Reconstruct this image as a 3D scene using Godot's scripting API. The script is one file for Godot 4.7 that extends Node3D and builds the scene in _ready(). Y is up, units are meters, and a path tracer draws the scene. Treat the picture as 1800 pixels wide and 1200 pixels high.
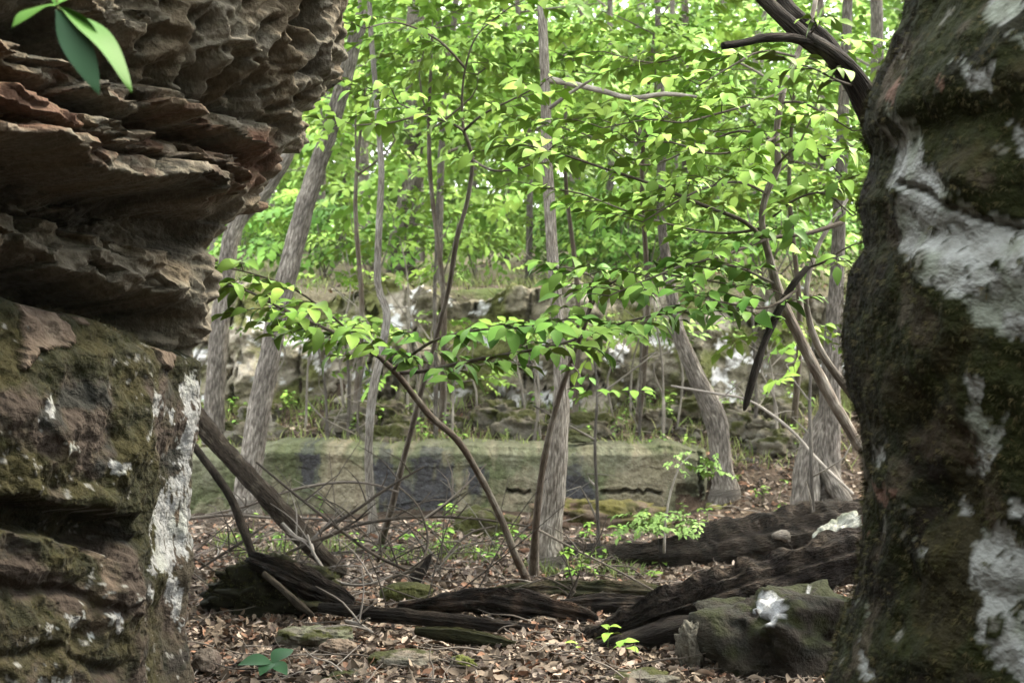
extends Node3D
# A wooded hollow seen between two weathered sandstone outcrops.

const T := 0.2493          # tangent of half the vertical field of view
const EYE := 1.5
var rng := RandomNumberGenerator.new()
var counts := {}
var M := {}
var NA := FastNoiseLite.new()   # soft fractal noise, about 1 m
var NB := FastNoiseLite.new()   # fine fractal noise, about 0.1 m
var NC := FastNoiseLite.new()   # cells
var NV := FastNoiseLite.new()   # blocks
var NW := FastNoiseLite.new()   # wobble for traced outlines
var leaf_meshes := []
var far_sprays := []
var near_sprays := []
var dead_meshes := []

# ---------------------------------------------------------------- positions
func P(px: float, py: float, d: float) -> Vector3:
	return Vector3((px - 900.0) / 600.0 * T * d, EYE + (600.0 - py) / 600.0 * T * d, -d)

func pix(p: Vector3) -> Vector2:
	var d := maxf(-p.z, 0.3)
	return Vector2(900.0 + p.x / d / T * 600.0, 600.0 - (p.y - EYE) / d / T * 600.0)

func gh(x: float, z: float) -> float:
	var d := -z
	var h := 0.05 * NA.get_noise_2d(x * 0.9, z * 0.9)
	var side := smoothstep(1.45, 2.3, x)
	h += lerpf(0.5 * smoothstep(12.0, 12.5, d), 0.5 * smoothstep(11.0, 13.2, d), side)
	h += 0.3 * smoothstep(12.6, 14.0, d)
	h += 1.25 * smoothstep(14.05, 14.9, d)
	if d > 14.9:
		h += minf(d - 14.9, 46.0) * 0.085 + 0.35 * NA.get_noise_2d(x * 0.25, z * 0.25) * smoothstep(15.0, 20.0, d)
	return h

func G(px: float, py: float) -> Vector3:
	var d := 3.0
	while d < 60.0:
		var p := P(px, py, d)
		if p.y < gh(p.x, p.z):
			return Vector3(p.x, gh(p.x, p.z), p.z)
		d += 0.04
	return P(px, py, 20.0)

func on_ground(px: float, d: float) -> Vector3:
	var x := (px - 900.0) / 600.0 * T * d
	return Vector3(x, gh(x, -d), -d)

func table(t: Array, x: float) -> float:
	if x <= t[0][0]:
		return t[0][1]
	for i in range(1, t.size()):
		if x <= t[i][0]:
			return lerpf(t[i - 1][1], t[i][1], (x - t[i - 1][0]) / (t[i][0] - t[i - 1][0]))
	return t[-1][1]

# ---------------------------------------------------------------- scene nodes
func numbered(called: String) -> String:
	counts[called] = counts.get(called, -1) + 1
	return called if counts[called] == 0 else "%s_%03d" % [called, counts[called]]

func thing(called: String, label: String, category: String, at: Vector3, group := "") -> Node3D:
	var o := Node3D.new()
	o.name = numbered(called)
	add_child(o)
	o.position = at
	o.set_meta("label", label)
	o.set_meta("category", category)
	if group:
		o.set_meta("group", group)
	return o

func part(parent: Node3D, called: String, mesh: Mesh, mat: Material, kind := "") -> MeshInstance3D:
	var o := MeshInstance3D.new()
	o.name = called
	o.mesh = mesh
	o.material_override = mat
	parent.add_child(o, true)
	var p: Node = parent
	while p is Node3D and p != self:
		o.position -= p.position
		p = p.get_parent()
	if kind:
		o.set_meta("kind", kind)
	return o

func structure(called: String, mesh: Mesh, mat: Material) -> MeshInstance3D:
	var o := MeshInstance3D.new()
	o.name = numbered(called)
	o.mesh = mesh
	o.material_override = mat
	add_child(o)
	o.set_meta("kind", "structure")
	return o

func scatter(parent: Node3D, called: String, mesh: Mesh, mat: Material, xf: Array, cols: Array, kind := "stuff") -> MultiMeshInstance3D:
	var mm := MultiMesh.new()
	mm.transform_format = MultiMesh.TRANSFORM_3D
	mm.use_colors = true
	mm.mesh = mesh
	mm.instance_count = xf.size()
	for i in xf.size():
		mm.set_instance_transform(i, xf[i])
		mm.set_instance_color(i, cols[i])
	var o := MultiMeshInstance3D.new()
	o.multimesh = mm
	o.material_override = mat
	if parent == self:
		o.name = numbered(called)
		add_child(o)
	else:
		o.name = called
		parent.add_child(o, true)
		o.position = -parent.position
	if kind:
		o.set_meta("kind", kind)
	return o

# ---------------------------------------------------------------- materials
func noise_tex(freq: float, lo: Color, hi: Color, seed_: int, oct := 5, cell := false) -> NoiseTexture2D:
	var n := FastNoiseLite.new()
	n.seed = seed_
	n.noise_type = FastNoiseLite.TYPE_CELLULAR if cell else FastNoiseLite.TYPE_SIMPLEX_SMOOTH
	n.frequency = freq
	n.fractal_octaves = oct
	n.fractal_gain = 0.6
	var t := NoiseTexture2D.new()
	t.width = 512
	t.height = 512
	t.seamless = true
	t.noise = n
	var g := Gradient.new()
	g.set_color(0, lo)
	g.set_color(1, hi)
	t.color_ramp = g
	return t

func mat(called: String, rough: float, tex: Texture2D, height: Texture2D, cm: float, scale: Vector3, tri: bool) -> StandardMaterial3D:
	var m := StandardMaterial3D.new()
	m.resource_name = called
	m.vertex_color_use_as_albedo = true
	m.roughness = rough
	m.metallic_specular = 0.3
	if tex:
		m.albedo_texture = tex
	if height:
		m.heightmap_enabled = true
		m.heightmap_texture = height
		m.heightmap_scale = cm
	m.uv1_scale = scale
	if tri:
		m.uv1_triplanar = true
		m.uv1_world_triplanar = true
	M[called] = m
	return m

func make_materials() -> void:
	var grain := noise_tex(0.02, Color(0.62, 0.6, 0.57), Color(1, 1, 1), 3, 6)
	var grain_h := noise_tex(0.025, Color.BLACK, Color.WHITE, 4, 6)
	mat("stone", 0.93, grain, grain_h, 1.2, Vector3(2.2, 2.2, 2.2), true)
	mat("far_stone", 0.95, grain, grain_h, 2.5, Vector3(1.3, 1.3, 1.3), true)
	var bark := noise_tex(0.035, Color(0.3, 0.28, 0.26), Color(1, 1, 1), 8, 5)
	var bark_h := noise_tex(0.03, Color.BLACK, Color.WHITE, 8, 5)
	mat("bark", 0.95, bark, bark_h, 1.6, Vector3(1.2, 0.25, 1), false)
	mat("smooth_bark", 0.9, grain, grain_h, 0.4, Vector3(1, 0.6, 1), false)
	mat("rotten_wood", 0.97, bark, bark_h, 2.0, Vector3(3.2, 0.5, 1), false)
	mat("soil", 1.0, grain, grain_h, 2.5, Vector3(1.5, 1.5, 1.5), true)
	var l := mat("leaf", 0.58, null, null, 0, Vector3.ONE, false)
	l.backlight = Color(0.95, 1.0, 0.5)
	l.metallic_specular = 0.24
	mat("litter", 0.75, null, null, 0, Vector3.ONE, false)
	M["litter"].backlight = Color(0.25, 0.2, 0.12)
	mat("moss", 1.0, null, null, 0, Vector3.ONE, false)
	M["moss"].backlight = Color(0.35, 0.4, 0.1)

# ---------------------------------------------------------------- meshes
func arrays(v: PackedVector3Array, n: PackedVector3Array, c: PackedColorArray, uv: PackedVector2Array, ix: PackedInt32Array) -> ArrayMesh:
	var a := []
	a.resize(Mesh.ARRAY_MAX)
	a[Mesh.ARRAY_VERTEX] = v
	a[Mesh.ARRAY_NORMAL] = n
	if c.size():
		a[Mesh.ARRAY_COLOR] = c
	if uv.size():
		a[Mesh.ARRAY_TEX_UV] = uv
	a[Mesh.ARRAY_INDEX] = ix
	var m := ArrayMesh.new()
	m.add_surface_from_arrays(Mesh.PRIMITIVE_TRIANGLES, a)
	return m

func grid_mesh(v: PackedVector3Array, c: PackedColorArray, w: int, h: int, wrap := false) -> ArrayMesh:
	var n := PackedVector3Array()
	n.resize(w * h)
	for j in h:
		for i in w:
			var i0 := (w - 2 if wrap else 0) if i == 0 else i - 1
			var i1 := (1 if wrap else w - 1) if i == w - 1 else i + 1
			var du := v[j * w + i1] - v[j * w + i0]
			var dv := v[mini(j + 1, h - 1) * w + i] - v[maxi(j - 1, 0) * w + i]
			var k := dv.cross(du)
			n[j * w + i] = k.normalized() if k.length_squared() > 1e-18 else Vector3.UP
	var ix := PackedInt32Array()
	ix.resize((w - 1) * (h - 1) * 6)
	var q := 0
	for j in h - 1:
		for i in w - 1:
			var a := j * w + i
			ix[q] = a; ix[q + 1] = a + 1; ix[q + 2] = a + w + 1
			ix[q + 3] = a; ix[q + 4] = a + w + 1; ix[q + 5] = a + w
			q += 6
	return arrays(v, n, c, PackedVector2Array(), ix)

func spline(pts: Array, step: float) -> Array:
	# Catmull-Rom through Vector4s (position, radius), about one ring per step
	var out := []
	for i in pts.size() - 1:
		var a: Vector4 = pts[maxi(i - 1, 0)]
		var b: Vector4 = pts[i]
		var c: Vector4 = pts[i + 1]
		var d: Vector4 = pts[mini(i + 2, pts.size() - 1)]
		var l := Vector3(c.x - b.x, c.y - b.y, c.z - b.z).length()
		var n := maxi(1, int(ceil(l / step)))
		for k in n:
			var t := float(k) / n
			var r: Vector4 = 0.5 * ((2.0 * b) + (c - a) * t + (2.0 * a - 5.0 * b + 4.0 * c - d) * t * t + (3.0 * b - a - 3.0 * c + d) * t * t * t)
			r.w = lerpf(b.w, c.w, t)
			out.append(r)
	out.append(pts[-1])
	return out

func tube(pts: Array, sides: int, step: float, rough: float, c0: Color, c1: Color, furrow := 0.0, patch := 6.0) -> ArrayMesh:
	var p := spline(pts, step)
	var v := PackedVector3Array()
	var n := PackedVector3Array()
	var c := PackedColorArray()
	var uv := PackedVector2Array()
	var ix := PackedInt32Array()
	var side := Vector3.ZERO
	var along := 0.0
	var w := sides + 1
	var grain: float = pts[0].x * 3.7 + pts[0].y
	for i in p.size():
		var q: Vector4 = p[i]
		var at := Vector3(q.x, q.y, q.z)
		var pa: Vector4 = p[maxi(i - 1, 0)]
		var pb: Vector4 = p[mini(i + 1, p.size() - 1)]
		var dir := Vector3(pb.x - pa.x, pb.y - pa.y, pb.z - pa.z).normalized()
		if i > 0:
			along += Vector3(q.x - pa.x, q.y - pa.y, q.z - pa.z).length()
		if side == Vector3.ZERO:
			side = dir.cross(Vector3(0.31, 0.2, 0.93)).normalized()
		side = (side - dir * side.dot(dir)).normalized()
		var up := dir.cross(side)
		for k in w:
			var a := TAU * (k % sides) / sides
			var o := side * cos(a) + up * sin(a)
			var f := 1.0
			if rough > 0.0:
				f += rough * NA.get_noise_3dv((at + o * q.w) * 7.0)
			if furrow > 0.0:
				f += furrow * (NB.get_noise_3d(cos(a) * 0.32 + grain, sin(a) * 0.32, along * 0.14) + 0.4 * NB.get_noise_3d(cos(a) * 0.8, sin(a) * 0.8 + grain, along * 0.4))
			var r := q.w * f
			v.append(at + o * r)
			n.append(o)
			uv.append(Vector2(float(k) / sides * maxf(1.0, round(TAU * q.w / 0.5)), along / 0.5))
			c.append(c0.lerp(c1, smoothstep(-0.1, 0.35, NA.get_noise_3dv((at + o * q.w) * patch))))
	for i in p.size() - 1:
		for k in sides:
			var a := i * w + k
			ix.append_array([a, a + w + 1, a + 1, a, a + w, a + w + 1])
	for e in 2:
		var ring := 0 if e == 0 else (p.size() - 1) * w
		var q: Vector4 = p[0] if e == 0 else p[-1]
		var r: Vector4 = p[1] if e == 0 else p[-2]
		var d := Vector3(q.x - r.x, q.y - r.y, q.z - r.z).normalized()
		v.append(Vector3(q.x, q.y, q.z) + d * q.w * 0.3)
		n.append(d)
		uv.append(Vector2.ZERO)
		c.append(c0)
		var mid := v.size() - 1
		for k in sides:
			if e == 0:
				ix.append_array([mid, ring + k, ring + k + 1])
			else:
				ix.append_array([mid, ring + k + 1, ring + k])
	# surface normals from the bumpy shape
	if rough > 0.0 or furrow > 0.0:
		for i in p.size():
			for k in w:
				var k0 := (k - 1 + sides) % sides
				var k1 := (k + 1) % sides
				var du := v[i * w + k1] - v[i * w + k0]
				var dv := v[mini(i + 1, p.size() - 1) * w + k] - v[maxi(i - 1, 0) * w + k]
				var x := du.cross(dv)
				if x.length_squared() > 1e-16:
					n[i * w + k] = x.normalized()
	return arrays(v, n, c, uv, ix)

func px4(list: Array, k := 1.0) -> Array:
	# rows of [pixel x, pixel y, distance, width in pixels]
	var out := []
	for a in list:
		var p := P(a[0], a[1], a[2])
		out.append(Vector4(p.x, p.y, p.z, a[3] * k * 0.5 / 600.0 * T * a[2]))
	return out

func v4(p: Vector3, r: float) -> Vector4:
	return Vector4(p.x, p.y, p.z, r)

func v3(q: Vector4) -> Vector3:
	return Vector3(q.x, q.y, q.z)

func leaf_mesh(wide: float, fold: float, droop: float, rows: int, twist := 0.0, wave := 0.0) -> ArrayMesh:
	# a leaf one unit long along +x, upper side +y
	var v := PackedVector3Array()
	var c := PackedColorArray()
	var n := PackedVector3Array()
	var ix := PackedInt32Array()
	for i in rows + 1:
		var t := float(i) / rows
		var w := wide * pow(sin(PI * pow(t, 0.92)), 0.9) * (1.0 - 0.12 * t)
		if i == 0:
			w = 0.02
		if i == rows:
			w = 0.0
		var y := -droop * t * t + 0.04 * sin(t * 3.0)
		for s in [-1.0, 0.0, 1.0]:
			var off := Vector3(0, fold * w * absf(s) + wave * sin(t * 9.0 + s * 2.0) * absf(s), w * s)
			off = off.rotated(Vector3.RIGHT, twist * t)
			v.append(Vector3(t - 0.12 * droop * t * t, y, 0) + off)
			var k := 1.0 if s != 0.0 else 1.18
			c.append(Color(k, k, k))
	for i in rows:
		for s in 2:
			var a := i * 3 + s
			ix.append_array([a, a + 3, a + 1, a + 1, a + 3, a + 4])
	n.resize(v.size())
	for q in range(0, ix.size(), 3):
		var fn := (v[ix[q + 2]] - v[ix[q]]).cross(v[ix[q + 1]] - v[ix[q]])
		for k in 3:
			n[ix[q + k]] += fn
	for i in n.size():
		n[i] = n[i].normalized() if n[i].length_squared() > 1e-12 else Vector3.UP
	return arrays(v, n, c, PackedVector2Array(), ix)

func dead_leaf(seed_: int) -> ArrayMesh:
	# a dry lobed leaf, curled
	var r := RandomNumberGenerator.new()
	r.seed = seed_
	var v := PackedVector3Array()
	var c := PackedColorArray()
	var n := PackedVector3Array()
	var ix := PackedInt32Array()
	var rows := 7
	var curl := r.randf_range(-1.4, 1.4)
	var roll := r.randf_range(0.6, 2.4) * (1 if seed_ % 3 else -1)
	for i in rows + 1:
		var t := float(i) / rows
		var w := 0.21 * pow(sin(PI * clampf(t, 0.02, 0.98)), 0.7) * (1.0 if i % 2 == 0 else r.randf_range(0.5, 1.2))
		var a := curl * (t - 0.5)
		var base := Vector3(sin(a) / maxf(absf(curl), 0.2) if absf(curl) > 0.2 else t - 0.5, (1.0 - cos(a)) * 0.8, 0)
		for s in [-1.0, 0.0, 1.0]:
			var f := roll * w
			v.append(base + Vector3(r.randf_range(-0.03, 0.03), absf(s) * w * sin(f * 1.3) + r.randf_range(-0.03, 0.03), s * w * cos(f * 0.8)))
			var k := r.randf_range(0.85, 1.1)
			c.append(Color(k, k, k))
	for i in rows:
		for s in 2:
			var a := i * 3 + s
			ix.append_array([a, a + 3, a + 1, a + 1, a + 3, a + 4])
	n.resize(v.size())
	for q in range(0, ix.size(), 3):
		var fn := (v[ix[q + 2]] - v[ix[q]]).cross(v[ix[q + 1]] - v[ix[q]])
		for k in 3:
			n[ix[q + k]] += fn
	for i in n.size():
		n[i] = n[i].normalized() if n[i].length_squared() > 1e-12 else Vector3.UP
	return arrays(v, n, c, PackedVector2Array(), ix)

func aim(dir: Vector3, up: Vector3, scale: float, at: Vector3) -> Transform3D:
	var x := dir.normalized()
	var z := x.cross(up)
	z = z.normalized() if z.length_squared() > 1e-6 else x.cross(Vector3(0.3, 0.1, 0.9)).normalized()
	var y := z.cross(x)
	return Transform3D(Basis(x * scale, y * scale, z * scale), at)

func spray_mesh(leaves: int, leaf: float, rows: int, seed_: int) -> ArrayMesh:
	# a flat twig one unit long along +x with leaves to both sides
	var r := RandomNumberGenerator.new()
	r.seed = seed_
	var st := SurfaceTool.new()
	st.begin(Mesh.PRIMITIVE_TRIANGLES)
	for i in leaves:
		var t := 0.12 + 0.88 * i / (leaves - 1.0)
		var s := 1.0 if i % 2 else -1.0
		var a := s * r.randf_range(0.5, 1.2) * (1.0 - 0.6 * float(i == leaves - 1))
		var d := Vector3(cos(a), r.randf_range(-0.45, 0.15), sin(a))
		var m := leaf_mesh(r.randf_range(0.24, 0.34), r.randf_range(0.0, 0.4), r.randf_range(0.0, 0.5), rows)
		st.append_from(m, 0, aim(d, Vector3(r.randf_range(-0.4, 0.4), 1, r.randf_range(-0.5, 0.5)), leaf * r.randf_range(0.7, 1.15), Vector3(t, -0.1 * t * t + r.randf_range(-0.04, 0.04), r.randf_range(-0.08, 0.08))))
	return st.commit()

func leaf_color(kind := 0) -> Color:
	var k := rng.randf_range(0.62, 1.25)
	var y := rng.randf()
	var c := Color(0.125, 0.245, 0.034).lerp(Color(0.235, 0.35, 0.055), y)
	if kind == 1:      # a second species, deeper green
		c = Color(0.075, 0.185, 0.028).lerp(Color(0.145, 0.275, 0.038), y)
	return Color(c.r * k, c.g * k, c.b * k)

# ---------------------------------------------------------------- rocks
func inside(polys: Array, p: Vector2) -> bool:
	for a in polys:
		var r: Rect2 = a[0]
		if r.has_point(p) and Geometry2D.is_point_in_polygon(p, a[1]):
			return true
	return false

func outlines(list: Array) -> Array:
	var out := []
	for l in list:
		var q := PackedVector2Array()
		var r := Rect2(l[0], l[1], 0, 0)
		for i in range(0, l.size(), 2):
			q.append(Vector2(l[i], l[i + 1]))
			r = r.expand(Vector2(l[i], l[i + 1]))
		out.append([r.grow(1), q])
	return out

func wob(p: Vector3, f: float, a: float) -> Vector2:
	return Vector2(NW.get_noise_3d(p.x * f, p.y * f, p.z * f), NW.get_noise_3d(p.x * f + 31.0, p.y * f + 7.0, p.z * f)) * a

func plan_curve(ctrl: Array, dense: Array) -> Array:
	# ctrl rows [dx, dz, shift]; dense: [from, to, step, coarse step] in metres along the curve
	var fine := []
	for i in ctrl.size() - 1:
		var a: Vector3 = Vector3(ctrl[maxi(i - 1, 0)][0], ctrl[maxi(i - 1, 0)][1], ctrl[maxi(i - 1, 0)][2])
		var b: Vector3 = Vector3(ctrl[i][0], ctrl[i][1], ctrl[i][2])
		var c: Vector3 = Vector3(ctrl[i + 1][0], ctrl[i + 1][1], ctrl[i + 1][2])
		var d: Vector3 = Vector3(ctrl[mini(i + 2, ctrl.size() - 1)][0], ctrl[mini(i + 2, ctrl.size() - 1)][1], ctrl[mini(i + 2, ctrl.size() - 1)][2])
		for k in 60:
			var t := k / 60.0
			fine.append(b.cubic_interpolate(c, a, d, t))
	fine.append(Vector3(ctrl[-1][0], ctrl[-1][1], ctrl[-1][2]))
	var out := []
	var s := 0.0
	var next := 0.0
	for i in fine.size() - 1:
		var a: Vector3 = fine[i]
		var b: Vector3 = fine[i + 1]
		var l := Vector2(b.x - a.x, b.y - a.y).length()
		while next <= s + l and l > 0.0:
			var q := a.lerp(b, (next - s) / l)
			var tan := Vector2(b.x - a.x, b.y - a.y).normalized()
			out.append([q.x, q.y, q.z, tan.y, -tan.x, next])   # dx, dz, shift, normal x, normal z, distance
			next += dense[2] if next > dense[0] and next < dense[1] else dense[3]
		s += l
	return out

const FACE := [[-1.6, -2.6, 0.4], [-0.9, -1.5, 0.7], [-0.25, -0.5, 0.95], [-0.07, -0.14, 1.0], [0.0, 0.0, 1.0], [-0.05, 0.15, 1.0], [-0.2, 0.55, 0.85], [-0.5, 1.3, 0.6], [-1.0, 2.9, 0.4], [-1.3, 4.4, 0.3], [-1.5, 6.2, 0.2], [-1.8, 8.4, 0.2], [-2.8, 9.6, 0.2]]

func overhang() -> void:
	var d0 := 5.5
	var edge := [[-600, 200], [-300, 400], [-100, 570], [0, 586], [60, 583], [105, 574], [132, 566], [155, 545], [175, 540], [190, 520], [215, 534], [235, 512], [262, 492], [300, 478], [318, 458], [350, 443], [368, 415], [400, 374], [440, 358], [490, 366], [545, 372], [575, 366], [600, 348], [616, 330], [640, 320]]
	var prof := [[-300, 0.06], [-20, 0.03], [15, -0.02], [40, -0.14], [74, -0.14], [88, 0.03], [128, 0.07], [138, 0.0], [148, -0.12], [160, -0.12], [170, 0.03], [204, 0.07], [210, 0.0], [218, 0.08], [256, 0.11], [268, 0.05], [282, -0.18], [330, -0.28], [352, -0.22], [366, -0.04], [418, -0.02], [436, -0.05], [450, -0.16], [462, -0.34], [500, -0.42], [516, -0.3], [545, -0.34], [620, -0.42]]
	var cv := plan_curve(FACE, [2.85, 5.05, 0.0075, 0.05])
	var rows := 250
	var y0 := 1.36
	var v := PackedVector3Array()
	var c := PackedColorArray()
	var w := cv.size()
	var corner_s := 0.0
	for q in cv:
		if q[1] <= 0.0:
			corner_s = q[5]
	var tan_ := Color(0.16, 0.128, 0.088)
	var grey := Color(0.165, 0.149, 0.115)
	var rust := Color(0.132, 0.0779, 0.0515)
	var pale := Color(0.251, 0.218, 0.172)
	var dark := Color(0.0528, 0.0462, 0.0356)
	for j in rows:
		var y := y0 + j * 0.0076 if j < 225 else y0 + 225 * 0.0076 + (j - 225) * 0.1
		var py0 := 600.0 - (y - EYE) / d0 / T * 600.0
		var xe := (table(edge, py0) - 900.0) / 600.0 * T * d0
		for i in w:
			var q: Array = cv[i]
			var b := Vector3(-1.26 + q[0] + (xe + 1.26) * q[2], y, -d0 + q[1])
			var nrm := Vector3(q[3], 0, q[4])
			if nrm.x * 1.0 < 0.0 and q[1] > -0.2:
				nrm = -nrm
			var p2 := pix(b)
			var px: float = p2.x
			var wv := p2.y - 0.29 * px + 30.0 * NA.get_noise_3d(b.x * 2.2, b.y * 1.6, b.z * 2.2) + 12.0 * NB.get_noise_3d(b.x * 0.7, b.y * 0.5, b.z * 0.7)
			var from_corner := absf(q[5] - corner_s)
			var keep := 0.06 + 0.94 * smoothstep(0.0, 0.45, from_corner)
			var dsp := 1.25 * table(prof, wv) * keep
			var lump := NA.get_noise_3d(b.x * 3.0, b.y * 4.0, b.z * 3.0)
			var cell := NC.get_noise_3d(b.x, b.y * 1.15, b.z) + 1.0
			var ridge := 1.0 - smoothstep(0.0, 0.75, cell)
			var cell2 := NC.get_noise_3d(b.x * 2.3 + 9.0, b.y * 2.3, b.z * 2.3) + 1.0
			var ridge2 := 1.0 - smoothstep(0.0, 0.7, cell2)
			var comb := smoothstep(110.0, 30.0, wv) * smoothstep(150.0, 330.0, px)
			comb = maxf(comb, 0.6 * smoothstep(0.22, 0.0, from_corner))
			dsp *= 1.0 - 0.7 * comb
			dsp += lerpf(0.022, 0.2, comb) * (ridge - lerpf(0.75, 0.45, smoothstep(0.0, 0.5, from_corner))) + lerpf(0.008, 0.05, comb) * (ridge2 - 0.5)
			dsp += lerpf(0.09, 0.13, comb) * lump * (0.35 + 0.65 * smoothstep(0.0, 0.4, from_corner)) + lerpf(0.028, 0.014, comb) * NB.get_noise_3dv(b * 0.8)
			dsp += (1.0 - comb) * keep * (0.075 * NV.get_noise_2d(q[5] * 3.4 + 0.2 * lump, wv / 46.0) + 0.04 * NV.get_noise_2d(q[5] * 8.0 + 31.0, wv / 21.0))
			v.append(b + nrm * dsp)
			var m := NA.get_noise_3d(b.x * 4.0 + 5.0, b.y * 4.0, b.z * 4.0)
			var k := grey.lerp(tan_, smoothstep(-0.2, 0.3, m))
			var band := smoothstep(85.0, 110.0, wv) * smoothstep(275.0, 235.0, wv)
			k = k.lerp(rust, band * smoothstep(-0.25, 0.3, NA.get_noise_3d(b.x * 5.0, b.y * 5.0 + 4.0, b.z * 5.0)))
			k = k.lerp(pale, 0.6 * smoothstep(0.25, 0.55, NB.get_noise_3d(b.x * 0.6 + 3.0, b.y * 0.6, b.z * 0.6)))
			k = k.lerp(dark, 0.7 * smoothstep(0.16, 0.4, NA.get_noise_3d(b.x * 3.0 + 40.0, b.y * 3.5, b.z * 3.0)))
			c.append(k)
	# roof of the outcrop
	for r in 6:
		for i in w:
			var e := v[(rows - 1) * w + i]
			v.append(Vector3(lerpf(e.x, -3.4, (r + 1) / 6.0), 5.5 + 0.12 * sin(r * 0.5) + 0.05 * NA.get_noise_3dv(e * 3.0), lerpf(e.z, -4.0, (r + 1) / 6.0)))
			c.append(dark)
	var o := thing("overhanging_rock", "pitted brown sandstone ledge jutting out above the lichen streaked boulder", "rock", Vector3(-1.6, 1.4, -5.0))
	part(o, "rock_face", grid_mesh(v, c, w, rows + 6), M.stone)

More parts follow.
